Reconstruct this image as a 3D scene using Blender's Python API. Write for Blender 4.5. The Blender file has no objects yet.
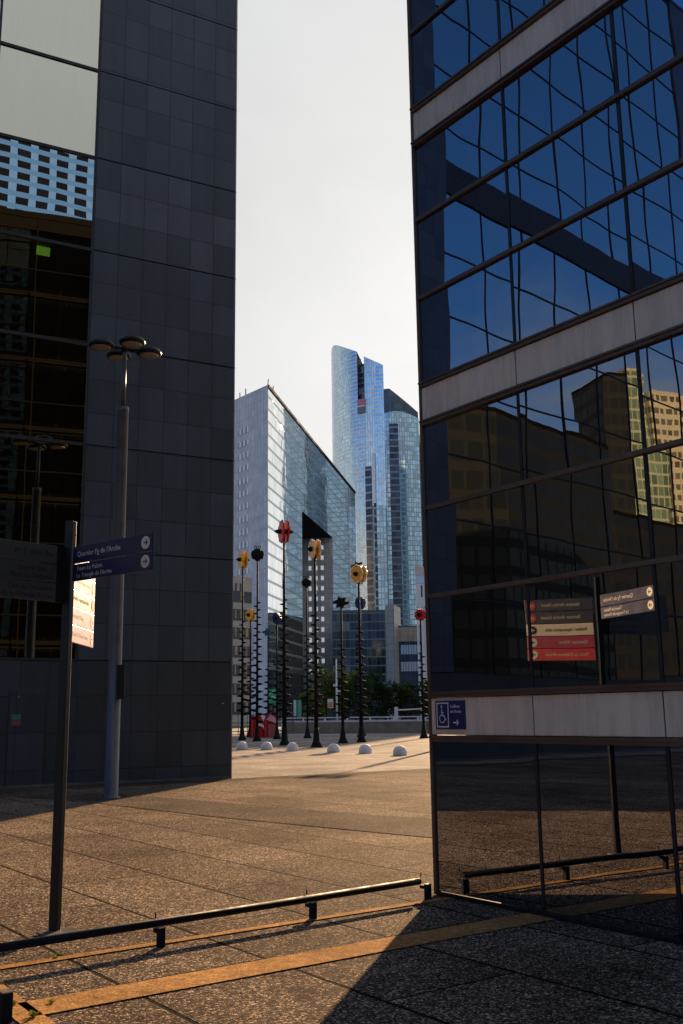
import bpy, bmesh, math, random
import numpy as np
from mathutils import Vector, Matrix, noise

random.seed(7)
scene = bpy.context.scene
COL = scene.collection
RAD = math.radians

# ------------------------------------------------------------------ camera
EYE = 1.65
FPX, PITCH, ROLL = 1000.0, RAD(11.45), RAD(-0.81)
_f = Vector((0, math.cos(PITCH), math.sin(PITCH)))
_r0 = Vector((1, 0, 0)); _u0 = _r0.cross(_f)
_r = _r0 * math.cos(ROLL) + _u0 * math.sin(ROLL)
_u = _u0 * math.cos(ROLL) - _r0 * math.sin(ROLL)
cam_d = bpy.data.cameras.new('camera')
cam_d.sensor_fit = 'VERTICAL'; cam_d.sensor_height = 36.0; cam_d.sensor_width = 24.0
cam_d.lens = FPX / 1024 * 36.0
cam_d.clip_start = 0.05; cam_d.clip_end = 6000
cam = bpy.data.objects.new('camera', cam_d); COL.objects.link(cam)
cam.matrix_world = Matrix(((_r.x, _u.x, -_f.x, 0), (_r.y, _u.y, -_f.y, 0), (_r.z, _u.z, -_f.z, EYE), (0, 0, 0, 1)))
scene.camera = cam

# ------------------------------------------------------------------ sun + sky
SUN_AZ, SUN_EL = RAD(14.0), RAD(17.5)
SUN_DIR = Vector((math.sin(SUN_AZ) * math.cos(SUN_EL), math.cos(SUN_AZ) * math.cos(SUN_EL), math.sin(SUN_EL)))
sd = bpy.data.lights.new('sun', 'SUN'); sd.energy = 5.0; sd.angle = RAD(0.6); sd.color = (1.0, 0.66, 0.36)
sun = bpy.data.objects.new('sun', sd); COL.objects.link(sun)
sun.rotation_euler = (-SUN_DIR).to_track_quat('-Z', 'Y').to_euler()
sun.location = SUN_DIR * 300

vs = scene.view_settings
vs.view_transform = 'Standard'; vs.look = 'None'; vs.gamma = 1.0; vs.exposure = 1.2
vs.use_curve_mapping = False

SKY_STRENGTH = 0.10
world = bpy.data.worlds.new('World'); scene.world = world; world.use_nodes = True
wt = world.node_tree; wt.nodes.clear()


def nd(nt, typ, ins=None, **props):
    n = nt.nodes.new(typ)
    for k, v in props.items():
        setattr(n, k, v)
    for k, v in (ins or {}).items():
        s = n.inputs[k]
        if hasattr(v, 'node'):
            nt.links.new(v, s)
        else:
            if hasattr(s.default_value, '__len__') and not hasattr(v, '__len__'):
                v = (v, v, v)
            if s.type == 'RGBA' and len(v) == 3:
                v = (*v, 1)
            s.default_value = v
    return n


def mth(nt, op, a, b=0.0, c=0.0, clamp=False):
    return nd(nt, 'ShaderNodeMath', {0: a, 1: b, 2: c}, operation=op, use_clamp=clamp).outputs[0]


def vmth(nt, op, a, b=(0, 0, 0)):
    n = nd(nt, 'ShaderNodeVectorMath', {0: a, 1: b}, operation=op)
    return n.outputs['Value'] if op in ('DOT_PRODUCT', 'LENGTH', 'DISTANCE') else n.outputs[0]


def mixc(nt, fac, a, b, blend='MIX'):
    n = nt.nodes.new('ShaderNodeMix'); n.data_type = 'RGBA'; n.blend_type = blend; n.clamp_factor = True
    for i, v in ((0, fac), (6, a), (7, b)):
        s = n.inputs[i]
        if hasattr(v, 'node'):
            nt.links.new(v, s)
        else:
            s.default_value = (*v, 1) if (i and len(v) == 3) else v
    return n.outputs[2]


def mapr(nt, v, a, b, c=0.0, d=1.0, smooth=False):
    n = nd(nt, 'ShaderNodeMapRange', {0: v, 1: a, 2: b, 3: c, 4: d})
    if smooth:
        n.interpolation_type = 'SMOOTHSTEP'
    return n.outputs[0]


def build_world():
    nt = wt
    sky = nd(nt, 'ShaderNodeTexSky', sky_type='NISHITA')
    sky.sun_disc = False; sky.sun_elevation = SUN_EL; sky.sun_rotation = SUN_AZ
    sky.altitude = 60; sky.air_density = 1.0; sky.dust_density = 1.2; sky.ozone_density = 2.0
    tc = nd(nt, 'ShaderNodeTexCoord')
    dirn = tc.outputs['Generated']
    sep = nd(nt, 'ShaderNodeSeparateXYZ', {0: dirn})
    zz = mth(nt, 'ADD', mth(nt, 'MAXIMUM', sep.outputs[2], 0.0), 0.22)
    px = mth(nt, 'DIVIDE', sep.outputs[0], zz); py = mth(nt, 'DIVIDE', sep.outputs[1], zz)
    comb = nd(nt, 'ShaderNodeCombineXYZ', {0: px, 1: py, 2: 0.0}).outputs[0]
    n1 = nd(nt, 'ShaderNodeTexNoise', {'Vector': comb, 'Scale': 0.9, 'Detail': 8.0, 'Roughness': 0.58, 'Distortion': 0.3}).outputs[0]
    n2 = nd(nt, 'ShaderNodeTexNoise', {'Vector': comb, 'Scale': 0.45, 'Detail': 5.0, 'Roughness': 0.5}).outputs[0]
    # bright broken cloud towards the sun and in one bank behind on the right, deep blue elsewhere
    def toward(az, el, lo, hi):
        a, e = RAD(az), RAD(el)
        d = vmth(nt, 'DOT_PRODUCT', dirn, (math.sin(a) * math.cos(e), math.cos(a) * math.cos(e), math.sin(e)))
        return mapr(nt, d, lo, hi, 0.0, 1.25, True)
    base = mth(nt, 'MAXIMUM', toward(10, 22, 0.25, 0.72), toward(139, 36, 0.76, 0.95))
    base = mth(nt, 'MAXIMUM', base, mapr(nt, sep.outputs[2], 0.12, 0.50, 0.74, 0.0))
    cover = mth(nt, 'ADD', mth(nt, 'ADD', base, 0.32), mth(nt, 'MULTIPLY', mth(nt, 'SUBTRACT', n1, 0.5), 1.9))
    cover = mapr(nt, cover, 0.42, 0.98, 0.0, 1.0, True)
    sdot = vmth(nt, 'DOT_PRODUCT', dirn, tuple(SUN_DIR))
    glow = mapr(nt, sdot, 0.72, 1.0, 0.0, 1.0)
    cl = mixc(nt, glow, (0.262, 0.274, 0.298), (0.415, 0.41, 0.40))
    shade = mapr(nt, mth(nt, 'ADD', mth(nt, 'MULTIPLY', n2, 0.6), mth(nt, 'MULTIPLY', n1, 0.4)), 0.36, 0.64, 0.80, 1.12)
    cl = mixc(nt, 1.0, cl, nd(nt, 'ShaderNodeCombineColor', {0: shade, 1: shade, 2: shade}).outputs[0], 'MULTIPLY')
    skyc = mixc(nt, 1.0, sky.outputs[0], (SKY_STRENGTH * 0.25, SKY_STRENGTH * 0.50, SKY_STRENGTH * 0.88), 'MULTIPLY')
    col = mixc(nt, cover, skyc, cl)
    bg = nd(nt, 'ShaderNodeBackground', {'Color': col, 'Strength': 1.0})
    out = nd(nt, 'ShaderNodeOutputWorld', {0: bg.outputs[0]})


build_world()
cy = scene.cycles
cy.max_bounces = 9; cy.glossy_bounces = 6; cy.transparent_max_bounces = 10; cy.diffuse_bounces = 3
cy.caustics_reflective = False; cy.caustics_refractive = False
cy.use_denoising = True

# ------------------------------------------------------------------ bearings -> world metres (layout only)
def ray(x, y):
    return _f + _r * ((x - 341.5) / FPX) - _u * ((y - 512) / FPX)


def at(x, y, Y):
    d = ray(x, y); return Vector((0, 0, EYE)) + d * (Y / d.y)


def ground_at(x, y, z=0.0):
    d = ray(x, y); return Vector((0, 0, EYE)) + d * ((z - EYE) / d.z)


# ------------------------------------------------------------------ object helpers
def tag(o, label, cat, group=None, kind=None):
    o['label'] = label; o['category'] = cat
    if group: o['group'] = group
    if kind: o['kind'] = kind
    return o


def thing(name, label, cat, loc=(0, 0, 0), rotz=0.0, group=None):
    o = bpy.data.objects.new(name, None); COL.objects.link(o)
    o.empty_display_size = 0.2
    o.location = loc; o.rotation_euler = (0, 0, rotz)
    return tag(o, label, cat, group)


def copy_tree(o, parent=None):
    c = o.copy(); COL.objects.link(c)
    if parent is not None:
        c.parent = parent; c.matrix_parent_inverse = o.matrix_parent_inverse.copy()
    for ch in list(o.children):
        copy_tree(ch, c)
    return c


class MB:
    """collects shapes; build() links them as ONE mesh object"""
    def __init__(self):
        self.bm = bmesh.new(); self.uv = self.bm.loops.layers.uv.new('UVMap')

    def face(self, pts, uvs=None, smooth=False):
        vs_ = [self.bm.verts.new(p) for p in pts]
        f = self.bm.faces.new(vs_); f.smooth = smooth
        if uvs:
            for l, u in zip(f.loops, uvs): l[self.uv].uv = u
        return f

    def box(self, o, x, y, z):
        """o corner, three edge vectors"""
        o, x, y, z = map(Vector, (o, x, y, z))
        P = [o, o + x, o + x + y, o + y, o + z, o + x + z, o + x + y + z, o + y + z]
        v = [self.bm.verts.new(p) for p in P]
        flip = x.cross(y).dot(z) < 0
        lx, ly, lz = x.length, y.length, z.length
        for idx, (a, b) in (((0, 3, 2, 1), (ly, lx)), ((4, 5, 6, 7), (lx, ly)), ((0, 1, 5, 4), (lx, lz)), ((1, 2, 6, 5), (ly, lz)), ((2, 3, 7, 6), (lx, lz)), ((3, 0, 4, 7), (ly, lz))):
            ii = idx[::-1] if flip else idx
            f = self.bm.faces.new([v[i] for i in ii])
            uu = [(0, 0), (a, 0), (a, b), (0, b)]
            if flip: uu = uu[::-1]
            for l, u in zip(f.loops, uu): l[self.uv].uv = u
        return self

    def cbox(self, c, sx, sy, sz, rz=0.0):
        """box centred in x,y standing on c.z"""
        c = Vector(c); ca, sa = math.cos(rz), math.sin(rz)
        X = Vector((ca, sa, 0)); Y = Vector((-sa, ca, 0))
        return self.box(c - X * sx / 2 - Y * sy / 2, X * sx, Y * sy, Vector((0, 0, sz)))

    def tube(self, pts, rad, n=12, caps=True, smooth=True):
        pts = [Vector(p) for p in pts]
        rads = rad if hasattr(rad, '__len__') else [rad] * len(pts)
        rings = []
        prev = None
        for i, p in enumerate(pts):
            t = (pts[min(i + 1, len(pts) - 1)] - pts[max(i - 1, 0)]).normalized()
            ref = Vector((0, 0, 1)) if abs(t.z) < 0.9 else Vector((1, 0, 0))
            if prev is not None: ref = prev
            a = (ref - t * ref.dot(t)).normalized(); b = t.cross(a); prev = a
            rings.append([self.bm.verts.new(p + (a * math.cos(2 * math.pi * k / n) + b * math.sin(2 * math.pi * k / n)) * rads[i]) for k in range(n)])
        for r0, r1 in zip(rings, rings[1:]):
            for k in range(n):
                f = self.bm.faces.new((r0[k], r0[(k + 1) % n], r1[(k + 1) % n], r1[k])); f.smooth = smooth
        if caps:
            self.bm.faces.new(rings[0][::-1]); self.bm.faces.new(rings[-1])
        return self

    def lathe(self, c, prof, n=24, smooth=True):
        """prof: list of (radius, z)"""
        c = Vector(c); rings = []
        for r, z in prof:
            if r < 1e-5: rings.append([self.bm.verts.new(c + Vector((0, 0, z)))])
            else: rings.append([self.bm.verts.new(c + Vector((r * math.cos(2 * math.pi * k / n), r * math.sin(2 * math.pi * k / n), z))) for k in range(n)])
        for a, b in zip(rings, rings[1:]):
            for k in range(n):
                k2 = (k + 1) % n
                q = [a[k % len(a)], a[k2 % len(a)], b[k2 % len(b)], b[k % len(b)]]
                q = list(dict.fromkeys(q))
                if len(q) > 2:
                    f = self.bm.faces.new(q); f.smooth = smooth
        if len(rings[0]) > 1: self.bm.faces.new(rings[0][::-1])
        if len(rings[-1]) > 1: self.bm.faces.new(rings[-1])
        return self

    def prism(self, poly, z0, z1, top=True, bottom=False, zt=None):
        """vertical prism over a ccw footprint; walls get metre UVs; zt: own top height per vertex"""
        n = len(poly); zt = zt or [z1] * n; u = 0.0
        for i in range(n):
            a, b = poly[i], poly[(i + 1) % n]; L = math.hypot(b[0] - a[0], b[1] - a[1])
            self.face([(a[0], a[1], z0), (b[0], b[1], z0), (b[0], b[1], zt[(i + 1) % n]), (a[0], a[1], zt[i])],
                      [(u, z0), (u + L, z0), (u + L, zt[(i + 1) % n]), (u, zt[i])])
            u += L
        if top: self.face([(p[0], p[1], z) for p, z in zip(poly, zt)])
        if bottom: self.face([(p[0], p[1], z0) for p in poly][::-1])
        return self

    def extrude(self, outline, o, x, y, depth):
        """flat outline (2d list) in plane o + x*a + y*b, thickened along x cross y"""
        o, x, y = map(Vector, (o, x, y)); nrm = x.cross(y).normalized() * depth
        f0 = [o + x * a + y * b for a, b in outline]
        v0 = [self.bm.verts.new(p) for p in f0]; v1 = [self.bm.verts.new(p + nrm) for p in f0]
        self.bm.faces.new(v0[::-1]); self.bm.faces.new(v1)
        for i in range(len(v0)):
            j = (i + 1) % len(v0); self.bm.faces.new((v0[i], v0[j], v1[j], v1[i]))
        return self

    def build(self, name, mat, parent=None, bevel=0.0, local=False, weld=False):
        me = bpy.data.meshes.new(name)
        if weld: bmesh.ops.remove_doubles(self.bm, verts=self.bm.verts, dist=1e-4)
        self.bm.normal_update(); self.bm.to_mesh(me); self.bm.free()
        me.materials.append(mat)
        o = bpy.data.objects.new(name, me); COL.objects.link(o)
        if parent is not None:
            o.parent = parent
            if not local:            # shape written in world metres
                r = parent
                while r.parent is not None: r = r.parent
                M = Matrix.Translation(r.location) @ Matrix.Rotation(r.rotation_euler.z, 4, 'Z')
                if parent is r: o.matrix_parent_inverse = M.inverted()
        if bevel:
            m = o.modifiers.new('edge', 'BEVEL'); m.width = bevel; m.segments = 2; m.limit_method = 'ANGLE'
        return o


def struct(o):
    o['kind'] = 'structure'; return o


def text_part(name, body, size, mat, parent, o, x, y, depth=0.003, align='LEFT', squeeze=1.0):
    cu = bpy.data.curves.new(name, 'FONT'); cu.body = body; cu.size = size; cu.align_x = align; cu.align_y = 'CENTER'
    cu.extrude = depth / 2; cu.resolution_u = 3
    tmp = bpy.data.objects.new(name, cu)
    me = bpy.data.meshes.new_from_object(tmp)
    bpy.data.objects.remove(tmp); bpy.data.curves.remove(cu)
    x, y = Vector(x).normalized(), Vector(y).normalized(); z = x.cross(y)
    M = Matrix(((x.x * squeeze, y.x, z.x, o[0]), (x.y * squeeze, y.y, z.y, o[1]), (x.z * squeeze, y.z, z.z, o[2]), (0, 0, 0, 1)))
    me.transform(M); me.materials.clear(); me.materials.append(mat)
    ob = bpy.data.objects.new(name, me); COL.objects.link(ob)
    if parent is not None:
        ob.parent = parent
        if parent.parent is None: ob.matrix_parent_inverse = Matrix.Translation(parent.location).inverted()
    return ob


# ------------------------------------------------------------------ materials
def newmat(name):
    m = bpy.data.materials.new(name); m.use_nodes = True; m.node_tree.nodes.clear(); return m, m.node_tree


def finish(nt, shader):
    nd(nt, 'ShaderNodeOutputMaterial', {0: shader})


def pbr(nt, **k):
    ins = {}
    for a, b in (('base', 'Base Color'), ('rough', 'Roughness'), ('metal', 'Metallic'), ('normal', 'Normal'), ('spec', 'Specular IOR Level'), ('emit', 'Emission Color'), ('emits', 'Emission Strength'), ('coat', 'Coat Weight'), ('coatr', 'Coat Roughness'), ('coati', 'Coat IOR')):
        if a in k: ins[b] = k[a]
    return nd(nt, 'ShaderNodeBsdfPrincipled', ins).outputs[0]


def simple(name, base, rough=0.5, metal=0.0, vary=0.12, scale=6.0, bump=0.0, spec=0.5, coat=0.0):
    m, nt = newmat(name)
    tc = nd(nt, 'ShaderNodeTexCoord').outputs['Object']
    n = nd(nt, 'ShaderNodeTexNoise', {'Vector': tc, 'Scale': scale, 'Detail': 6.0, 'Roughness': 0.6}).outputs[0]
    f = mapr(nt, n, 0.3, 0.7, 1 - vary, 1 + vary)
    c = mixc(nt, 1.0, base, nd(nt, 'ShaderNodeCombineColor', {0: f, 1: f, 2: f}).outputs[0], 'MULTIPLY')
    k = dict(base=c, rough=mapr(nt, n, 0.3, 0.7, rough * 0.8, min(1, rough * 1.2)), metal=metal, spec=spec, coat=coat, coatr=0.34, coati=1.9)
    if bump:
        n2 = nd(nt, 'ShaderNodeTexNoise', {'Vector': tc, 'Scale': scale * 12, 'Detail': 3.0}).outputs[0]
        k['normal'] = nd(nt, 'ShaderNodeBump', {'Height': n2, 'Distance': bump, 'Strength': 1.0}).outputs[0]
    finish(nt, pbr(nt, **k)); return m


def rot2(nt, vec, az):
    """coordinates along az (a) and across it (b)"""
    s, c = math.sin(az), math.cos(az)
    a = vmth(nt, 'DOT_PRODUCT', vec, (s, c, 0)); b = vmth(nt, 'DOT_PRODUCT', vec, (c, -s, 0))
    return a, b


def line_mask(nt, coord, pitch, off, width):
    fr = mth(nt, 'FRACT', mth(nt, 'ADD', mth(nt, 'DIVIDE', mth(nt, 'SUBTRACT', coord, off), pitch), 0.5))
    d = mth(nt, 'MULTIPLY', mth(nt, 'ABSOLUTE', mth(nt, 'SUBTRACT', fr, 0.5)), pitch)
    return mapr(nt, d, width * 0.5, width, 1.0, 0.0)


def mat_aggregate(name, dark, mid, light, joint=True, jp=1.08, jo=3.9, rough=0.85, bump=0.0052, dens=85.0, spec=0.012):
    """washed concrete slabs with small stones showing"""
    m, nt = newmat(name)
    pos = nd(nt, 'ShaderNodeNewGeometry').outputs['Position']
    v = nd(nt, 'ShaderNodeTexVoronoi', {'Vector': pos, 'Scale': dens}, feature='F1')
    rnd = nd(nt, 'ShaderNodeSeparateColor', {0: v.outputs['Color']}).outputs[0]
    big = nd(nt, 'ShaderNodeTexNoise', {'Vector': pos, 'Scale': 0.55, 'Detail': 7.0, 'Roughness': 0.62}).outputs[0]
    fine = nd(nt, 'ShaderNodeTexNoise', {'Vector': pos, 'Scale': 11.0, 'Detail': 6.0, 'Roughness': 0.8}).outputs[0]
    c = mixc(nt, mapr(nt, rnd, 0.15, 0.7), dark, mid)
    c = mixc(nt, mapr(nt, rnd, 0.78, 0.98), c, light)
    tone = mth(nt, 'MULTIPLY', mapr(nt, big, 0.32, 0.68, 0.62, 1.3), mapr(nt, fine, 0.34, 0.66, 0.6, 1.45))
    c = mixc(nt, 1.0, c, nd(nt, 'ShaderNodeCombineColor', {0: tone, 1: tone, 2: tone}).outputs[0], 'MULTIPLY')
    # stains with their own outline, and trodden gum spots
    sn = nd(nt, 'ShaderNodeTexNoise', {'Vector': vmth(nt, 'ADD', pos, (13.1, 4.7, 0)), 'Scale': 0.9, 'Detail': 9.0, 'Roughness': 0.66, 'Distortion': 0.6}).outputs[0]
    c = mixc(nt, mapr(nt, sn, 0.60, 0.68, 0.0, 0.45), c, (0.016, 0.012, 0.009))
    gv = nd(nt, 'ShaderNodeTexVoronoi', {'Vector': pos, 'Scale': 1.7, 'Randomness': 1.0}, feature='F1')
    gk = mth(nt, 'GREATER_THAN', nd(nt, 'ShaderNodeSeparateColor', {0: gv.outputs['Color']}).outputs[1], 0.55)
    c = mixc(nt, mth(nt, 'MULTIPLY', gk, mapr(nt, gv.outputs['Distance'], 0.028, 0.036, 0.6, 0.0)), c, (0.012, 0.011, 0.010))
    h = mth(nt, 'MULTIPLY', v.outputs['Distance'], -1.0)
    if joint:
        a, b = rot2(nt, pos, RAD(54))       # a along 54 deg, b across
        wob = mth(nt, 'MULTIPLY', mth(nt, 'SUBTRACT', fine, 0.5), 0.02)
        l1 = line_mask(nt, mth(nt, 'ADD', a, wob), jp, jo, 0.022)
        row = mth(nt, 'FLOOR', mth(nt, 'DIVIDE', mth(nt, 'SUBTRACT', a, jo), jp))
        offs = mth(nt, 'MULTIPLY', mth(nt, 'MODULO', row, 2.0), 1.35)
        l2 = line_mask(nt, mth(nt, 'ADD', mth(nt, 'ADD', b, offs), wob), 2.7, -2.3, 0.014)
        lm = mth(nt, 'MAXIMUM', l1, l2)
        # slab-to-slab tone
        colr = mth(nt, 'FLOOR', mth(nt, 'DIVIDE', mth(nt, 'ADD', mth(nt, 'ADD', b, offs), 2.3), 2.7))
        wn = nd(nt, 'ShaderNodeTexWhiteNoise', {'Vector': nd(nt, 'ShaderNodeCombineXYZ', {0: row, 1: colr, 2: 0.0}).outputs[0]}, noise_dimensions='2D').outputs[0]
        st = mapr(nt, wn, 0, 1, 0.80, 1.18)
        c = mixc(nt, 1.0, c, nd(nt, 'ShaderNodeCombineColor', {0: st, 1: st, 2: st}).outputs[0], 'MULTIPLY')
        c = mixc(nt, mth(nt, 'MULTIPLY', lm, 0.95), c, (0.006, 0.005, 0.004))
        h = mth(nt, 'SUBTRACT', h, mth(nt, 'MULTIPLY', lm, 1.5))
    nrm = nd(nt, 'ShaderNodeBump', {'Height': h, 'Distance': bump, 'Strength': 1.0}).outputs[0]
    finish(nt, pbr(nt, base=c, rough=mapr(nt, rnd, 0, 1, rough * 0.85, min(1.0, rough * 1.15)), normal=nrm, spec=spec)); return m


def mat_stone_grid(name, base, tw, th, u0, v0, joint, jw=0.008, vary=0.22, rough=0.38, bounce_rows=None):
    """dark granite slabs on a UV grid in metres"""
    m, nt = newmat(name)
    uv = nd(nt, 'ShaderNodeUVMap').outputs[0]
    sp = nd(nt, 'ShaderNodeSeparateXYZ', {0: uv})
    u, v = sp.outputs[0], sp.outputs[1]
    lm = mth(nt, 'MAXIMUM', line_mask(nt, u, tw, u0, jw), line_mask(nt, v, th, v0, jw))
    cu = mth(nt, 'FLOOR', mth(nt, 'DIVIDE', mth(nt, 'SUBTRACT', u, u0), tw)); cv = mth(nt, 'FLOOR', mth(nt, 'DIVIDE', mth(nt, 'SUBTRACT', v, v0), th))
    wn = nd(nt, 'ShaderNodeTexWhiteNoise', {'Vector': nd(nt, 'ShaderNodeCombineXYZ', {0: cu, 1: cv, 2: 0.0}).outputs[0]}, noise_dimensions='2D')
    pos = nd(nt, 'ShaderNodeNewGeometry').outputs['Position']
    big = nd(nt, 'ShaderNodeTexNoise', {'Vector': pos, 'Scale': 0.35, 'Detail': 4.0}).outputs[0]
    sp1 = nd(nt, 'ShaderNodeTexNoise', {'Vector': pos, 'Scale': 26.0, 'Detail': 6.0, 'Roughness': 0.75}).outputs[0]
    st = nd(nt, 'ShaderNodeTexNoise', {'Vector': vmth(nt, 'MULTIPLY', pos, (2.2, 2.2, 0.16)), 'Scale': 1.0, 'Detail': 6.0, 'Roughness': 0.7}).outputs[0]
    t = mth(nt, 'MULTIPLY', mapr(nt, wn.outputs[0], 0, 1, 1 - vary, 1 + vary), mapr(nt, sp1, 0.3, 0.7, 0.72, 1.28))
    t = mth(nt, 'MULTIPLY', t, mapr(nt, big, 0.3, 0.7, 0.85, 1.15))
    t = mth(nt, 'MULTIPLY', t, mapr(nt, st, 0.35, 0.7, 0.88, 1.15))
    c = mixc(nt, 1.0, base, nd(nt, 'ShaderNodeCombineColor', {0: t, 1: t, 2: t}).outputs[0], 'MULTIPLY')
    if bounce_rows:   # slabs in these rows tinted paler and browner to imitate reflected light
        v_lo, v_hi = bounce_rows
        msk = mth(nt, 'MULTIPLY', mapr(nt, v, v_lo - 0.01, v_lo, 0, 1), mapr(nt, v, v_hi, v_hi + 0.01, 1, 0))
        msk = mth(nt, 'MULTIPLY', msk, mapr(nt, wn.outputs[0], 0.25, 0.3, 0, 1))
        c = mixc(nt, msk, c, mixc(nt, 1.0, c, (1.5, 1.34, 1.28), 'MULTIPLY'))
    c = mixc(nt, mth(nt, 'MULTIPLY', lm, 0.85), c, joint)
    h = mth(nt, 'SUBTRACT', mth(nt, 'MULTIPLY', sp1, 0.15), lm)
    nrm = nd(nt, 'ShaderNodeBump', {'Height': h, 'Distance': 0.004, 'Strength': 0.7}).outputs[0]
    finish(nt, pbr(nt, base=c, rough=mapr(nt, sp1, 0.3, 0.7, rough * 0.8, rough * 1.25), normal=nrm, spec=0.4)); return m


def mat_glass(name, tint, refl, through, lo=0.3, hi=1.0, ior=1.9, wave=0.0011, wscale=1.1):
    """coated tinted glazing: mirror by Fresnel, dark tinted view into the rooms behind, slightly wavy sheets"""
    m, nt = newmat(name)
    pos = nd(nt, 'ShaderNodeNewGeometry').outputs['Position']
    oi = nd(nt, 'ShaderNodeObjectInfo').outputs['Random']
    off = nd(nt, 'ShaderNodeCombineXYZ', {0: mth(nt, 'MULTIPLY', oi, 37.0), 1: mth(nt, 'MULTIPLY', oi, 91.0), 2: 0.0}).outputs[0]
    p2 = vmth(nt, 'ADD', vmth(nt, 'MULTIPLY', pos, (1, 1, 0.75)), off)
    n = nd(nt, 'ShaderNodeTexNoise', {'Vector': p2, 'Scale': wscale, 'Detail': 1.5, 'Roughness': 0.4}).outputs[0]
    nrm = nd(nt, 'ShaderNodeBump', {'Height': n, 'Distance': wave, 'Strength': 1.0}).outputs[0]
    fr = nd(nt, 'ShaderNodeFresnel', {'IOR': ior, 'Normal': nrm}).outputs[0]
    fac = mapr(nt, fr, 0.05, 1.0, lo, hi)
    dirt = nd(nt, 'ShaderNodeTexNoise', {'Vector': vmth(nt, 'MULTIPLY', pos, (5, 5, 0.5)), 'Scale': 1.0, 'Detail': 8.0, 'Roughness': 0.72}).outputs[0]
    g = nd(nt, 'ShaderNodeBsdfGlossy', {'Color': refl, 'Roughness': 0.0, 'Normal': nrm}).outputs[0]
    t = nd(nt, 'ShaderNodeBsdfTransparent', {'Color': through}).outputs[0]
    sh = nd(nt, 'ShaderNodeMixShader', {0: fac, 1: t, 2: g}).outputs[0]
    d = nd(nt, 'ShaderNodeBsdfDiffuse', {'Color': tint}).outputs[0]
    sh = nd(nt, 'ShaderNodeMixShader', {0: mapr(nt, dirt, 0.42, 0.8, 0.004, 0.05), 1: sh, 2: d}).outputs[0]
    finish(nt, sh); return m


def mat_facade(name, fh, ww, glass, band, bandf=0.16, mull=0.08, mullc=None, rough=0.07, metal=0.85, rnd=0.35, wave=0.02, blinds=0.0, blindc=(0.4, 0.42, 0.42), bandr=0.35, spec=0.5):
    """curtain wall seen from far: floors, mullions and panes on a UV grid in metres"""
    m, nt = newmat(name)
    uv = nd(nt, 'ShaderNodeUVMap').outputs[0]
    sp = nd(nt, 'ShaderNodeSeparateXYZ', {0: uv}); u, v = sp.outputs[0], sp.outputs[1]
    vf = mth(nt, 'DIVIDE', v, fh); uf = mth(nt, 'DIVIDE', u, ww)
    bm_ = mth(nt, 'LESS_THAN', mth(nt, 'FRACT', vf), bandf)
    mm = mth(nt, 'LESS_THAN', mth(nt, 'FRACT', uf), mull)
    cu, cv = mth(nt, 'FLOOR', uf), mth(nt, 'FLOOR', vf)
    wn = nd(nt, 'ShaderNodeTexWhiteNoise', {'Vector': nd(nt, 'ShaderNodeCombineXYZ', {0: cu, 1: cv, 2: 0.0}).outputs[0]}, noise_dimensions='2D')
    wr = nd(nt, 'ShaderNodeTexWhiteNoise', {'Vector': nd(nt, 'ShaderNodeCombineXYZ', {0: mth(nt, 'FLOOR', mth(nt, 'DIVIDE', cu, 4.0)), 1: cv, 2: 3.0}).outputs[0]}, noise_dimensions='3D')
    t = mapr(nt, wn.outputs[0], 0, 1, 1 - rnd, 1 + rnd)
    c = mixc(nt, 1.0, glass, nd(nt, 'ShaderNodeCombineColor', {0: t, 1: t, 2: t}).outputs[0], 'MULTIPLY')
    metl = metal
    bl = None
    if blinds:
        bl = mth(nt, 'LESS_THAN', mth(nt, 'ADD', mth(nt, 'MULTIPLY', wn.outputs[0], 0.4), mth(nt, 'MULTIPLY', wr.outputs[0], 0.6)), blinds)
        c = mixc(nt, mth(nt, 'MULTIPLY', bl, 0.75), c, blindc)
        metl = mth(nt, 'MULTIPLY', mth(nt, 'SUBTRACT', 1.0, mth(nt, 'MULTIPLY', bl, 0.7)), metal)
    c = mixc(nt, mm, c, mullc or band)
    c = mixc(nt, bm_, c, band)
    ro = mth(nt, 'ADD', rough, mth(nt, 'MULTIPLY', mth(nt, 'MAXIMUM', bm_, mm), bandr))
    fm = mth(nt, 'MULTIPLY', mth(nt, 'SUBTRACT', 1.0, mth(nt, 'MULTIPLY', mth(nt, 'MAXIMUM', bm_, mm), 0.6)), metl)
    nz = nd(nt, 'ShaderNodeTexNoise', {'Vector': nd(nt, 'ShaderNodeCombineXYZ', {0: mth(nt, 'MULTIPLY', u, 0.22), 1: mth(nt, 'MULTIPLY', v, 0.12), 2: mth(nt, 'MULTIPLY', wn.outputs[0], 0.25)}).outputs[0], 'Scale': 1.0, 'Detail': 2.0}).outputs[0]
    nrm = nd(nt, 'ShaderNodeBump', {'Height': nz, 'Distance': wave, 'Strength': 1.0}).outputs[0]
    finish(nt, pbr(nt, base=c, rough=ro, metal=fm, normal=nrm, spec=spec)); return m


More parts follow.
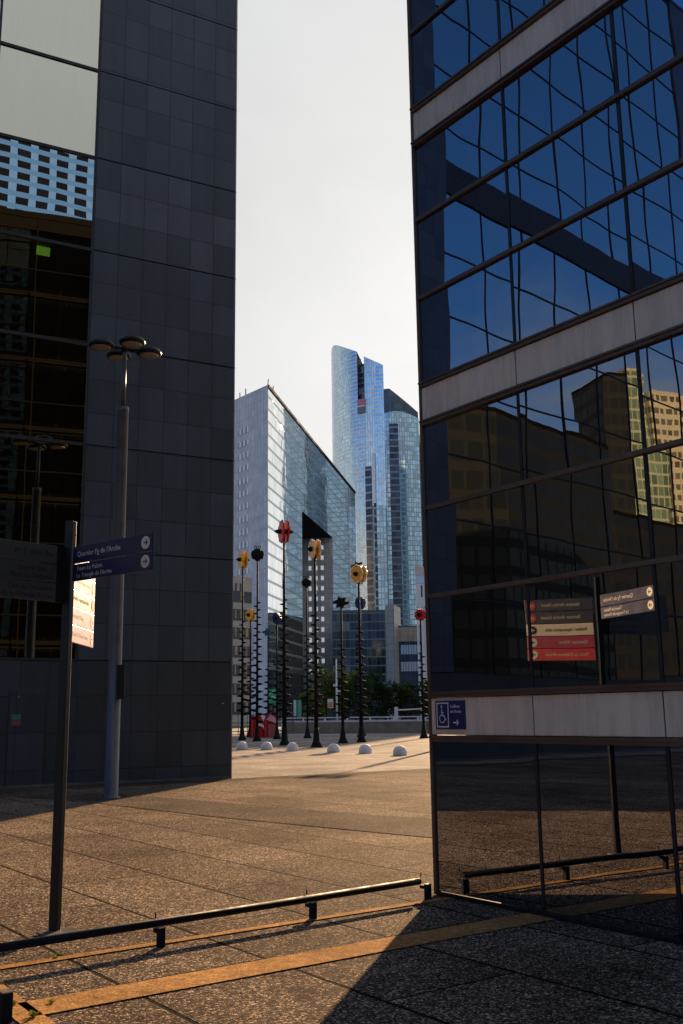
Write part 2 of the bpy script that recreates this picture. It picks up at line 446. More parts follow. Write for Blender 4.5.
M = {}
M['aggregate'] = mat_aggregate('washed_aggregate', (0.028, 0.020, 0.014), (0.160, 0.116, 0.082), (0.66, 0.49, 0.33))
M['aggregate_dark'] = mat_aggregate('dark_aggregate', (0.016, 0.012, 0.009), (0.085, 0.064, 0.047), (0.40, 0.30, 0.20), joint=False)
M['strip_stone'] = mat_aggregate('strip_stone', (0.27, 0.140, 0.050), (0.45, 0.24, 0.085), (0.60, 0.36, 0.15), joint=False, dens=100, bump=0.002, rough=0.85)
M['pale_slab'] = mat_aggregate('pale_slab', (0.19, 0.16, 0.135), (0.245, 0.21, 0.18), (0.33, 0.29, 0.25), joint=True, jp=3.0, jo=0.4, dens=12, bump=0.002, rough=0.9, spec=0.03)
M['asphalt'] = simple('asphalt', (0.055, 0.055, 0.058), 0.85, vary=0.25, scale=1.5)
M['stone'] = mat_stone_grid('dark_granite', (0.046, 0.058, 0.070), 0.708, 0.945, 0.0, 3.11, (0.006, 0.008, 0.010), jw=0.016, bounce_rows=(14.45, 17.25), rough=0.42)
M['stone_base'] = mat_stone_grid('dark_granite_base', (0.030, 0.037, 0.044), 0.708, 0.92, 0.0, 0.36, (0.005, 0.006, 0.008), jw=0.014, rough=0.45)
M['black_gap'] = simple('black_gap', (0.008, 0.008, 0.009), 0.6)
M['bronze'] = simple('bronze_frame', (0.125, 0.085, 0.058), 0.42, metal=0.4, vary=0.2, scale=3)
M['end_frame'] = simple('end_frame', (0.006, 0.0055, 0.005), 0.8, vary=0.3, spec=0.05)
M['steel_edge'] = simple('steel_edge', (0.32, 0.30, 0.28), 0.35, metal=0.8)
def mat_spandrel():
    m, nt = newmat('spandrel_panel')
    pos = nd(nt, 'ShaderNodeNewGeometry').outputs['Position']
    st = nd(nt, 'ShaderNodeTexNoise', {'Vector': vmth(nt, 'MULTIPLY', pos, (7, 7, 0.8)), 'Scale': 1.0, 'Detail': 7.0, 'Roughness': 0.7}).outputs[0]
    sp_n = nd(nt, 'ShaderNodeTexNoise', {'Vector': pos, 'Scale': 1.3, 'Detail': 4.0}).outputs[0]
    oi = nd(nt, 'ShaderNodeObjectInfo').outputs['Random']
    t = mth(nt, 'MULTIPLY', mapr(nt, st, 0.3, 0.7, 0.80, 1.06), mth(nt, 'MULTIPLY', mapr(nt, sp_n, 0.3, 0.7, 0.9, 1.08), mapr(nt, oi, 0, 1, 0.94, 1.04)))
    c = mixc(nt, 1.0, (0.90, 0.72, 0.49), nd(nt, 'ShaderNodeCombineColor', {0: t, 1: t, 2: t}).outputs[0], 'MULTIPLY')
    wv = nd(nt, 'ShaderNodeTexNoise', {'Vector': vmth(nt, 'MULTIPLY', pos, (2.5, 2.5, 1.2)), 'Scale': 1.0, 'Detail': 1.0}).outputs[0]
    nrm = nd(nt, 'ShaderNodeBump', {'Height': wv, 'Distance': 0.006, 'Strength': 1.0}).outputs[0]
    finish(nt, pbr(nt, base=c, rough=mapr(nt, st, 0.3, 0.7, 0.22, 0.34), metal=0.0, normal=nrm, spec=0.7)); return m
M['spandrel'] = mat_spandrel()
M['glass_R'] = mat_glass('blue_dark_glass', (0.10, 0.09, 0.07), (0.38, 0.40, 0.46), (0.20, 0.19, 0.17), lo=0.34, wave=0.0036, wscale=0.85)
M['glass_E'] = mat_glass('end_dark_glass', (0.03, 0.028, 0.02), (0.30, 0.30, 0.28), (0.20, 0.19, 0.17), lo=0.10, hi=0.7, wave=0.002)
M['glass_L'] = mat_glass('bronze_dark_glass', (0.035, 0.034, 0.030), (0.82, 0.81, 0.68), (0.26, 0.22, 0.14), lo=0.62, wave=0.0026, wscale=0.5)
M['room'] = simple('room_brown', (0.09, 0.075, 0.05), 0.8, vary=0.3, scale=0.8)
M['room_dark'] = simple('room_dark', (0.05, 0.047, 0.042), 0.8, vary=0.3, scale=0.8)
M['room_pale'] = simple('room_pale', (0.42, 0.45, 0.30), 0.6)
M['yellow_frame'] = simple('yellow_frame', (0.65, 0.50, 0.10), 0.5)
M['galv'] = simple('galvanised', (0.105, 0.10, 0.095), 0.42, metal=0.3, vary=0.2, scale=4)
M['dark_paint'] = simple('dark_paint', (0.009, 0.009, 0.009), 0.45, vary=0.25, scale=8, spec=0.3)
M['rail_paint'] = simple('rail_paint', (0.012, 0.014, 0.020), 0.62, metal=0.0, vary=0.3, scale=10, spec=0.06)
M['black'] = simple('black_paint', (0.008, 0.009, 0.009), 0.75, vary=0.3, spec=0.15)
M['lens'] = simple('lamp_lens', (0.42, 0.34, 0.25), 0.18, spec=0.8)
M['blue_sign'] = simple('blue_sign', (0.014, 0.014, 0.045), 0.42, vary=0.1)
M['navy'] = simple('navy_plate', (0.008, 0.016, 0.085), 0.42, vary=0.1)
M['cream'] = simple('cream_enamel', (0.60, 0.51, 0.37), 0.36, vary=0.06, spec=1.0, coat=1.0)
M['red_sign'] = simple('red_enamel', (0.45, 0.022, 0.022), 0.34, vary=0.06, spec=1.0, coat=1.0)
M['crimson'] = simple('crimson_enamel', (0.30, 0.020, 0.040), 0.34, vary=0.06, spec=1.0, coat=1.0)
M['black_sign'] = simple('black_enamel', (0.018, 0.018, 0.018), 0.36, vary=0.06, spec=1.0, coat=1.0)
M['taupe_sign'] = simple('taupe_enamel', (0.060, 0.055, 0.045), 0.45, vary=0.1)
M['white'] = simple('white_letters', (0.72, 0.70, 0.66), 0.5, vary=0.03)
M['ink'] = simple('dark_letters', (0.015, 0.014, 0.013), 0.6, vary=0.03)
M['granite_pale'] = simple('pale_granite', (0.58, 0.57, 0.57), 0.7, vary=0.25, scale=22, bump=0.002)
M['yellow'] = simple('yellow_paint', (0.80, 0.40, 0.025), 0.45, vary=0.12, spec=0.15)
M['red'] = simple('red_paint', (0.50, 0.014, 0.008), 0.45, vary=0.12, spec=0.15)
M['blue'] = simple('blue_paint', (0.015, 0.040, 0.13), 0.45, vary=0.12, spec=0.15)
M['teal'] = simple('teal_paint', (0.035, 0.085, 0.13), 0.45, vary=0.12, spec=0.15)
M['soft_black'] = simple('sooty_black', (0.010, 0.012, 0.011), 0.8, vary=0.2, spec=0.1)
M['concrete'] = simple('board_concrete', (0.20, 0.165, 0.12), 0.85, vary=0.3, scale=1.2)
M['rail_white'] = simple('white_rail', (0.66, 0.64, 0.60), 0.5, vary=0.1)
M['trunk'] = simple('bark', (0.055, 0.042, 0.03), 0.9, vary=0.3)
def leafmat(name, a, b):
    m, nt = newmat(name)
    pos = nd(nt, 'ShaderNodeNewGeometry').outputs['Position']
    n = nd(nt, 'ShaderNodeTexNoise', {'Vector': pos, 'Scale': 1.4, 'Detail': 5.0}).outputs[0]
    c = mixc(nt, mapr(nt, n, 0.35, 0.65), a, b)
    d = nd(nt, 'ShaderNodeBsdfDiffuse', {'Color': c}).outputs[0]; t = nd(nt, 'ShaderNodeBsdfTranslucent', {'Color': c}).outputs[0]
    finish(nt, nd(nt, 'ShaderNodeMixShader', {0: 0.3, 1: d, 2: t}).outputs[0]); return m
M['leaf'] = leafmat('leaf_green', (0.022, 0.042, 0.014), (0.060, 0.095, 0.028))
M['weed'] = leafmat('weed_green', (0.10, 0.17, 0.02), (0.28, 0.26, 0.04))
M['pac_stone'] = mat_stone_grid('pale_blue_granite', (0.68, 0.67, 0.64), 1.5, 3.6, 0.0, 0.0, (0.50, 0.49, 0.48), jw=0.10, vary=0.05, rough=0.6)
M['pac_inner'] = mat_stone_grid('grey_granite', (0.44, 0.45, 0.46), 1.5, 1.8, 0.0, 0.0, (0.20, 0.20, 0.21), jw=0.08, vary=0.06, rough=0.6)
M['pac_glass'] = mat_facade('green_curtain_wall', 3.6, 1.35, (0.93, 1.0, 0.98), (0.34, 0.42, 0.38), 0.20, 0.10, (0.07, 0.10, 0.11), rnd=0.2, wave=0.03, rough=0.03, metal=0.95, spec=0.08, bandr=0.0)
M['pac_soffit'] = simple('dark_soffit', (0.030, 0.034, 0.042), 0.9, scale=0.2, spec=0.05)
gm, gnt = newmat('daylight_glow_pane'); finish(gnt, pbr(gnt, base=(0.8, 0.82, 0.84), rough=0.3, emit=(0.8, 0.88, 1.0), emits=0.16)); M['daylight_glow_pane'] = gm  # faint emission stands in for daylight seen through the portal windows
M['pane_pale'] = simple('pale_pane', (0.55, 0.60, 0.65), 0.15, metal=0.3)
M['sg_glass'] = mat_facade('blue_curtain_wall', 1.9, 1.15, (0.58, 0.76, 0.76), (0.80, 0.86, 0.82), 0.24, 0.16, (0.32, 0.40, 0.48), rnd=0.16, wave=0.008, blinds=0.18, blindc=(0.74, 0.78, 0.80), rough=0.12, metal=0.72)
M['sg_glass2'] = mat_facade('deep_blue_curtain_wall', 2.6, 1.4, (0.32, 0.47, 0.56), (0.36, 0.46, 0.52), 0.2, 0.14, (0.12, 0.19, 0.28), rnd=0.3, wave=0.02, blinds=0.24, blindc=(0.50, 0.58, 0.66), rough=0.08, metal=0.85)
M['sg_dark'] = mat_facade('dark_louvre_wall', 3.55, 1.6, (0.055, 0.085, 0.11), (0.07, 0.10, 0.13), 0.12, 0.12, rnd=0.3, wave=0.01, rough=0.25, metal=0.5)
M['sg_slot'] = mat_facade('dark_slot_wall', 3.55, 2.2, (0.040, 0.055, 0.085), (0.26, 0.33, 0.40), 0.22, 0.10, (0.05, 0.07, 0.1), rnd=0.5, wave=0.02, rough=0.2, metal=0.6)
M['podium'] = mat_facade('podium_glass', 2.6, 1.3, (0.03, 0.05, 0.07), (0.13, 0.17, 0.19), 0.13, 0.10, (0.07, 0.1, 0.12), rnd=0.6, wave=0.03, blinds=0.2, blindc=(0.16, 0.20, 0.22), rough=0.1, metal=0.5)
M['block_dark'] = mat_facade('navy_block_glass', 3.3, 1.2, (0.035, 0.055, 0.085), (0.05, 0.07, 0.10), 0.2, 0.06, rnd=0.4, rough=0.15, metal=0.5, wave=0.02)
M['pale_tile'] = mat_stone_grid('pale_tile', (0.40, 0.41, 0.36), 1.6, 1.6, 0, 0, (0.2, 0.2, 0.19), jw=0.08, vary=0.08, rough=0.5)
M['warm_stone'] = mat_stone_grid('warm_stone', (0.50, 0.42, 0.32), 1.6, 1.2, 0, 0, (0.3, 0.26, 0.2), jw=0.06, vary=0.12, rough=0.6)
M['beige'] = simple('beige_concrete', (0.42, 0.37, 0.31), 0.8, vary=0.1, scale=0.6)
M['win_dark'] = simple('dark_window', (0.018, 0.024, 0.034), 0.12, metal=0.3, vary=0.4, scale=0.4)
M['curtain'] = simple('tan_curtain', (0.36, 0.26, 0.14), 0.7, vary=0.3, scale=0.7)
gm, gnt = newmat('exit_green'); finish(gnt, pbr(gnt, base=(0.1, 0.5, 0.12), emit=(0.22, 0.62, 0.10), emits=0.9))
M['exit_green'] = gm


# ==================================================================== SETTING
g = MB(); g.face([(-2500, -2500, -0.02), (2500, -2500, -0.02), (2500, 2500, -0.02), (-2500, 2500, -0.02)])
struct(g.build('ground', M['asphalt']))
bd = Vector((math.sin(RAD(57.1)), math.cos(RAD(57.1)), 0)); bn = Vector((-bd.y, bd.x, 0))
b0 = Vector((0, 29.9, 0))
g = MB(); g.face([(-120, -60, -0.016), (140, -60, -0.016), (140, 97, -0.016), (-120, 97, -0.016)])
struct(g.build('plaza', M['pale_slab']))
g = MB(); z = Vector((0, 0, -0.008))
g.face([b0 - bd * 60 + z, b0 - bd * 60 - bn * 55 + z, b0 + bd * 60 - bn * 55 + z, b0 + bd * 60 + z])
struct(g.build('forecourt_pavement', M['aggregate']))
# darker seam where the two pavings meet
g = MB(); z = Vector((0, 0, -0.004))
g.face([b0 - bd * 60 + z, b0 - bd * 60 - bn * 0.9 + z, b0 + bd * 60 - bn * 0.9 + z, b0 + bd * 60 + z])
struct(g.build('paving_seam', M['aggregate_dark']))


def strip(name, pts, w, mat, z):
    """a ribbon of paving following pts"""
    g = MB(); L = []
    for i, p in enumerate(pts):
        p = Vector((p[0], p[1], z)); a = Vector((*pts[max(i - 1, 0)][:2], z)); b = Vector((*pts[min(i + 1, len(pts) - 1)][:2], z))
        t = (b - a).normalized(); n = Vector((-t.y, t.x, 0)); ww = w if not hasattr(w, '__len__') else w[i]
        L.append((p + n * ww / 2, p - n * ww / 2))
    for (a, b), (c, d) in zip(L, L[1:]): g.face([b, d, c, a])
    return struct(g.build(name, mat))


strip('dark_paving_band', [(-12, 26.5), (-8, 24.2), (-4.5, 21.3), (-1.6, 18.1), (1.25, 15.4), (6, 11.0)], [1.6, 1.6, 1.65, 1.75, 1.9, 2.0], M['aggregate_dark'], 0.0)
e54 = Vector((math.sin(RAD(54.2)), math.cos(RAD(54.2)), 0))
pA = Vector((-1.87, 6.25, 0)); strip('paving_strip', [pA, pA + e54 * 14], 0.33, M['strip_stone'], 0.0)
pB = Vector((-2.36, 7.26, 0)) - e54 * 3; strip('paving_strip', [pB, pB + e54 * 9], 0.095, M['strip_stone'], 0.0)
e144 = Vector((math.sin(RAD(146)), math.cos(RAD(146)), 0))
pC = Vector((-2.02, 6.42, 0)) - e144 * 0.12; strip('paving_strip', [pC - e144 * .4, pC + e144 * 5], 0.16, M['strip_stone'], 0.0)
g = MB(); g.face([(-400, 98, -0.012), (400, 98, -0.012), (400, 124, -0.012), (-400, 124, -0.012)])
struct(g.build('road', M['asphalt']))

# ==================================================================== RIGHT GLASS BUILDING
C_R = Vector((0.844, 9.836, 0)); D_R = Vector((0.588, -0.809, 0)).normalized(); N_R = Vector((-0.809, -0.588, 0)).normalized()
ZU = Vector((0, 0, 1))
R_LEN, R_DEP, R_TOP = 32.0, 16.0, 23.9
rb = thing('glass_office', 'dark blue glass office block with pale metal bands rising past the top of the frame', 'building', C_R)


def RP(s, d, z):
    """s along the facade from the corner, d out of the facade"""
    return C_R + D_R * s + N_R * d + ZU * z


PITCH_R = 1.333
bands = [(1.45 + 3.13 * k, 1.79 + 3.13 * k) for k in range(7)]
rows = [(0.034, 1.385)]
transoms = [1.41, 1.83]
for k in range(7):
    b = 1.87 + 3.13 * k
    rows += [(b - 0.012, b + 0.885), (b + 0.925, b + 1.77), (b + 1.81, b + 2.642)]
BIG = []
mbg = {}
NB_R = int(R_LEN / PITCH_R)
far = MB()
for (z0, z1) in rows:
    if z0 > R_TOP - 0.5: continue
    for c in range(NB_R):
        s0, s1 = c * PITCH_R + 0.022, (c + 1) * PITCH_R - 0.022
        if c < 4 and z0 < 11.5:
            p = MB(); tl = random.uniform(-1, 1) * 0.0022; tv = random.uniform(-1, 1) * 0.0012
            q = [RP(s0, 0.0 - tl - tv, z0), RP(s1, 0.0 + tl - tv, z0), RP(s1, 0.0 + tl + tv, z1), RP(s0, 0.0 - tl + tv, z1)]
            p.face([q[1], q[0], q[3], q[2]]); p.build('glass_pane', M['glass_R'], rb)
        else:
            far.face([RP(s1, 0, z0), RP(s0, 0, z0), RP(s0, 0, z1), RP(s1, 0, z1)])
far.build('glazing', M['glass_R'], rb)
# spandrel bands, one panel per bay
for z0, z1 in bands:
    f2 = MB()
    for c in range(NB_R):
        s0, s1 = c * PITCH_R + 0.006, (c + 1) * PITCH_R - 0.006
        if c < 4 and z0 < 11:
            MB().box(RP(s0, 0.012, z0), D_R * (s1 - s0), -N_R * 0.06, ZU * (z1 - z0)).build('spandrel_panel', M['spandrel'], rb, bevel=0.004)
        else:
            f2.box(RP(s0, 0.012, z0), D_R * (s1 - s0), -N_R * 0.06, ZU * (z1 - z0))
    f2.build('spandrel_run', M['spandrel'], rb)
# horizontal frames: pairs above / below bands, thin transoms
for k in range(7):
    o = 3.13 * k
    for zc, h, pr in ((1.415 + o, 0.058, 0.04), (1.825 + o, 0.058, 0.04)):
        MB().box(RP(0, pr, zc - h / 2), D_R * R_LEN, -N_R * 0.11, ZU * h).box(RP(0, pr + 0.014, zc - h / 2 + (h * 0.55)), D_R * R_LEN, -N_R * 0.014, ZU * (h * 0.3)).build('frame_rail', M['bronze'], rb)
    for zc in (2.775 + o, 3.66 + o):
        MB().box(RP(0, 0.030, zc - 0.020), D_R * R_LEN, -N_R * 0.085, ZU * 0.040).build('transom', M['bronze'], rb)
MB().box(RP(0, 0.03, 0.0), D_R * R_LEN, -N_R * 0.08, ZU * 0.03).build('sill', M['dark_paint'], rb)
for c in range(1, NB_R + 1):
    MB().box(RP(c * PITCH_R - 0.016, 0.005, 0.066), D_R * 0.032, -N_R * 0.06, ZU * (R_TOP - 0.1)).build('mullion', M['black_gap'], rb)
MB().box(RP(-0.028, 0.02, 0.0), D_R * 0.04, -N_R * 0.07, ZU * R_TOP).build('corner_post', M['bronze'], rb)
# the end facade round the corner (seen in the opposite windows)
endg = MB()
for (z0, z1) in rows:
    if z0 > R_TOP - 0.5: continue
    for c in range(12):
        a, b = -0.08 - c * PITCH_R, -0.04 - (c + 1) * PITCH_R
        endg.face([RP(-0.02, a, z0), RP(-0.02, b, z0), RP(-0.02, b, z1), RP(-0.02, a, z1)])
endg.build('end_glazing', M['glass_E'], rb)
MB().box(RP(-0.03, -0.08, 23.33), -N_R * (R_DEP - 0.1), D_R * 0.1, ZU * 0.57).build('end_parapet', M['end_frame'], rb)
MB().box(RP(0.075, 0.0, 23.33), -N_R * 0.08, D_R * (R_LEN - 0.1), ZU * 0.57).build('parapet', M['spandrel'], rb)
endf = MB()
for k in range(7):
    o = 3.13 * k
    endf.box(RP(-0.045, -0.07, 1.60 + o), -N_R * (R_DEP - 0.1), D_R * 0.04, ZU * 0.07)
    for zc in (2.775 + o,): endf.box(RP(-0.05, -0.07, zc - 0.026), -N_R * (R_DEP - 0.1), D_R * 0.045, ZU * 0.052)
for c in range(2, 13, 2): endf.box(RP(-0.046, -c * PITCH_R, 0.0), -N_R * 0.05, D_R * 0.035, ZU * R_TOP)
endf.build('end_frame', M['end_frame'], rb)
# rooms: slabs, ceiling line, columns, back walls
for k in range(8):
    zb = 1.40 + 3.13 * (k - 1) + 3.13
    MB().box(RP(0.35, -0.16, zb), D_R * (R_LEN - 0.4), -N_R * (R_DEP - 0.3), ZU * 0.42).build('floor_slab', M['room_dark'], rb)
MB().box(RP(0.05, -R_DEP, 0), D_R * R_LEN, -N_R * 0.1, ZU * R_TOP).build('back_wall', M['room_dark'], rb)
MB().box(RP(R_LEN, -R_DEP, 0), D_R * 0.1, N_R * R_DEP, ZU * R_TOP).build('side_wall', M['room_dark'], rb)
MB().box(RP(0.05, -5.2, 0), D_R * R_LEN, -N_R * 0.1, ZU * R_TOP).build('partition', M['room_dark'], rb)
MB().box(RP(-0.06, -R_DEP - 0.12, R_TOP), D_R * (R_LEN + 0.2), N_R * (R_DEP + 0.2), ZU * 0.3).build('roof', M['end_frame'], rb)
MB().box(RP(0.2, -0.75, 0), D_R * 0.08, -N_R * (R_DEP - 1), ZU * (R_TOP - 0.1)).build('sun_stop_wall', M['end_frame'], rb)  # unseen wall added to stop sunlight leaking in through the end glazing
for s in (0.62, 5.9, 11.2):
    MB().box(RP(s, -0.55, 0), D_R * 0.4, -N_R * 0.4, ZU * (R_TOP - 0.1)).build('column', M['room'], rb)
for zc in (2.05, 5.15, 8.3):
    MB().box(RP(0.42, -0.9, zc), D_R * 0.06, -N_R * 0.14, ZU * 1.05).build('interior_post', M['room_pale'], rb)

d_ = ray(621, 559); o_ = Vector((0, 0, EYE)); p_ = o_ + d_ * ((C_R - N_R * 0.3 - o_).dot(N_R) / d_.dot(N_R))
MB().box(p_ - D_R * 0.1 - ZU * 0.06, D_R * 0.2, -N_R * 0.03, ZU * 0.12).build('exit_light', M['exit_green'], rb)
# accessible-entrance plate fixed on the lowest band
pl = tag(MB().box(RP(0.085, 0.030, 1.502), D_R * 0.405, -N_R * 0.016, ZU * 0.262).build('accessible_sign', M['navy'], None, bevel=0.002),
         'navy blue wheelchair access plate with arrow on the lowest metal band', 'sign')
fr = MB(); a0, a1, b0_, b1_ = 0.105, 0.275, 1.518, 1.748; t_ = 0.012
for (s0, z0, s1, z1) in ((a0, b0_, a1, b0_ + t_), (a0, b1_ - t_, a1, b1_), (a0, b0_ + t_, a0 + t_, b1_ - t_), (a1 - t_, b0_ + t_, a1, b1_ - t_)):
    fr.box(RP(s0, 0.0325, z0), D_R * (s1 - s0), -N_R * 0.002, ZU * (z1 - z0))
fr.build('white_border', M['white'], pl)
ico = MB()


def seg(mb, p, q, w, conv, d=0.0326):
    """flat bar between two (s,z) points"""
    (x0, y0), (x1, y1) = p, q; L = math.hypot(x1 - x0, y1 - y0); nx, ny = -(y1 - y0) / L * w / 2, (x1 - x0) / L * w / 2
    mb.face([conv(x0 + nx, y0 + ny), conv(x0 - nx, y0 - ny), conv(x1 - nx, y1 - ny), conv(x1 + nx, y1 + ny)])


cv = lambda s, zz: RP(s, 0.0328, zz)
cx0, cz0 = 0.185, 1.60
pts = [(cx0 + 0.038 * math.cos(RAD(t)), cz0 + 0.038 * math.sin(RAD(t))) for t in range(120, 385, 14)]
for p, q in zip(pts, pts[1:]): seg(ico, p, q, 0.009, cv)
for p, q in (((0.180, 1.690), (0.180, 1.622)), ((0.180, 1.655), (0.206, 1.655)), ((0.178, 1.626), (0.212, 1.626)), ((0.212, 1.628), (0.228, 1.585)), ((0.226, 1.586), (0.240, 1.593))):
    seg(ico, p, q, 0.012, cv)
hd = [(0.178 + 0.012 * math.cos(RAD(t)), 1.710 + 0.012 * math.sin(RAD(t))) for t in range(0, 360, 30)]
ico.face([cv(*p) for p in hd][::-1])
ico.build('wheelchair_symbol', M['white'], pl)
text_part('lettering', "Collines", 0.040, M['white'], pl, RP(0.300, 0.0315, 1.710), D_R, ZU)
text_part('lettering', "de l'Arche", 0.036, M['white'], pl, RP(0.300, 0.0315, 1.662), D_R, ZU)
ar = MB(); seg(ar, (0.335, 1.562), (0.405, 1.562), 0.012, cv); seg(ar, (0.385, 1.588), (0.409, 1.560), 0.012, cv); seg(ar, (0.385, 1.536), (0.409, 1.564), 0.012, cv)
ar.build('arrow', M['white'], pl)

# ==================================================================== LEFT STONE AND GLASS BUILDING
C_L = Vector((-3.076, 27.874, 0)); D_L = Vector((-0.8788, -0.4772, 0)); N_L = Vector((0.4772, -0.8788, 0))
L_TOP, L_LEN, STONE = 43.0, 64.0, 4.27
PIERS = ((22.5, 26.7), (48.4, 52.0))
lb = thing('granite_office', 'tall dark granite office building with a bronze glass front on the left', 'building', C_L)


def LP(s, d, z):
    return C_L + D_L * s + N_L * d + ZU * z


ZS = [0.0, 3.11, 5.96, 8.83, 11.65, 14.44, 17.26, 20.03] + [20.03 + 2.82 * k for k in range(1, 9)]
for i, (z0, z1) in enumerate(zip(ZS, ZS[1:])):
    s_end = L_LEN if i == 0 else STONE
    gp = 0.016
    mb = MB()
    zz0 = z0 + (gp if i else 0)
    # front slab face
    mb.face([LP(0, 0, zz0), LP(0, 0, z1 - gp), LP(s_end, 0, z1 - gp), LP(s_end, 0, zz0)],
            [(0, zz0), (0, z1 - gp), (s_end, z1 - gp), (s_end, zz0)])
    # return round the corner, top and bottom lips
    mb.face([LP(0, 0, zz0), LP(0, -13, zz0), LP(0, -13, z1 - gp), LP(0, 0, z1 - gp)], [(0, zz0), (13, zz0), (13, z1 - gp), (0, z1 - gp)])
    mb.face([LP(0, 0, z1 - gp), LP(0, -0.05, z1 - gp), LP(s_end, -0.05, z1 - gp), LP(s_end, 0, z1 - gp)])
    if i: mb.face([LP(0, 0, zz0), LP(s_end, 0, zz0), LP(s_end, -0.05, zz0), LP(0, -0.05, zz0)])
    mb.build('stone_cladding', M['stone'] if i else M['stone_base'], lb)
MB().box(LP(0.03, -0.05, 0), D_L * (STONE - 0.03), -N_L * 12.9, ZU * L_TOP).build('core_wall', M['black_gap'], lb)
MB().box(LP(-0.012, 0.004, 0), D_L * 0.03, -N_L * 0.04, ZU * L_TOP).build('corner_trim', M['steel_edge'], lb)
for zz in ZS[1:]:
    MB().box(LP(-0.02, 0.01, zz - 0.02), D_L * 0.05, -N_L * 0.05, ZU * 0.04).build('trim_joint', M['steel_edge'], lb)
# glass front
BAY_L = 2.78
far = MB()
for i, (z0, z1) in enumerate(zip(ZS[1:], ZS[2:])):
    for c in range(int((L_LEN - STONE) / BAY_L)):
        s0 = STONE + c * BAY_L + 0.03; s1 = s0 + BAY_L - 0.06
        za, zb = z0 + 0.045, z1 - 0.045
        if c < 3 and z0 < 24:
            t1, t2 = random.uniform(-1, 1) * 0.003, random.uniform(-1, 1) * 0.003
            p = MB(); p.face([LP(s0, -0.04 + t1, za), LP(s0, -0.04 + t2, zb), LP(s1, -0.04 - t1, zb), LP(s1, -0.04 - t2, za)]); p.build('glass_pane', M['glass_L'], lb)
        else:
            t1, t2 = random.uniform(-1, 1) * 0.004, random.uniform(-1, 1) * 0.004
            far.face([LP(s0, -0.04 + t1, za), LP(s0, -0.04 + t2, zb), LP(s1, -0.04 - t1, zb), LP(s1, -0.04 - t2, za)])
far.build('glazing', M['glass_L'], lb)
for zz in ZS[1:]:
    MB().box(LP(STONE, 0.0, zz - 0.045), D_L * 10, -N_L * 0.1, ZU * 0.09).build('transom', M['black_gap'], lb)
    MB().box(LP(STONE + 10.001, -0.01, zz - 0.03), D_L * (L_LEN - STONE - 10.01), -N_L * 0.09, ZU * 0.06).build('transom', M['black_gap'], lb)
for c in range(int((L_LEN - STONE) / BAY_L) + 1):
    mw = 0.03 if c < 4 else 0.019
    MB().box(LP(STONE + c * BAY_L - mw, 0.004, 3.15), D_L * mw * 2, -N_L * 0.1, ZU * (L_TOP - 3.3)).build('mullion', M['black_gap'], lb)
MB().box(LP(STONE + 12, -0.3, 22.6), D_L * (L_LEN - STONE - 12), N_L * 0.34, ZU * 1.5).build('spandrel_band', M['black_gap'], lb)
for sa, sb in PIERS:
    MB().box(LP(sa, 0.05, 3.13), D_L * (sb - sa), -N_L * 0.12, ZU * (L_TOP - 3.3)).build('stone_pier', M['stone'], lb)
for zz in ZS[1:]:
    MB().box(LP(STONE + 0.02, -0.15, zz - 0.05), D_L * (L_LEN - STONE), -N_L * 8, ZU * 0.35).build('floor_slab', M['room'], lb)
MB().box(LP(STONE, -3.6, 0), D_L * L_LEN, -N_L * 0.2, ZU * L_TOP).build('room_wall', M['room'], lb)
MB().box(LP(0, -13, 0), D_L * L_LEN, -N_L * 0.1, ZU * L_TOP).build('back_wall', M['room_dark'], lb)
MB().box(LP(L_LEN, -13, 0), D_L * 0.1, N_L * 12.9, ZU * L_TOP).build('side_wall', M['room_dark'], lb)
MB().box(LP(0, -13, L_TOP), D_L * L_LEN, N_L * 13, ZU * 0.2).build('roof', M['black_gap'], lb)
for zi in range(1, 7):
    z0 = ZS[zi] + 0.3
    MB().box(LP(STONE + 0.35, -0.9, z0), D_L * 0.55, -N_L * 0.5, ZU * 2.4).build('column', M['room'], lb)
    MB().box(LP(STONE + 1.72, -0.6, z0), D_L * 0.07, -N_L * 0.07, ZU * 2.4).box(LP(STONE + 0.9, -0.6, z0 + 1.1), D_L * 3.4, -N_L * 0.05, ZU * 0.06).build('inner_frame', M['room'], lb)
for (px, py, w, h) in ((70, 312, 0.5, 0.62), (63, 385, 0.5, 0.58), (55, 455, 0.48, 0.6), (28, 525, 0.45, 0.5), (22, 603, 0.42, 0.5)):
    d_ = ray(px, py); o_ = Vector((0, 0, EYE)); p_ = o_ + d_ * ((C_L - N_L * 0.5 - o_).dot(N_L) / d_.dot(N_L))
    f = MB().box(p_ + D_L * w / 2, D_L * 0.04, N_L * 0.04, ZU * h).box(p_ - D_L * (w / 2 - 0.04), D_L * (w - 0.04), N_L * 0.04, ZU * 0.035).build('inner_window', M['yellow_frame'], lb)
    MB().box(p_ - D_L * (w / 2 - 0.04) + ZU * 0.036 - N_L * 0.03, D_L * (w - 0.05), N_L * 0.02, ZU * (h - 0.04)).build('pane', M['win_dark'], f)
d_ = ray(44, 249); o_ = Vector((0, 0, EYE)); p_ = o_ + d_ * ((C_L - N_L * 0.35 - o_).dot(N_L) / d_.dot(N_L))
MB().box(p_ + D_L * 0.2 - ZU * 0.2, -D_L * 0.36, N_L * 0.03, ZU * 0.36).build('exit_light', M['exit_green'], lb)
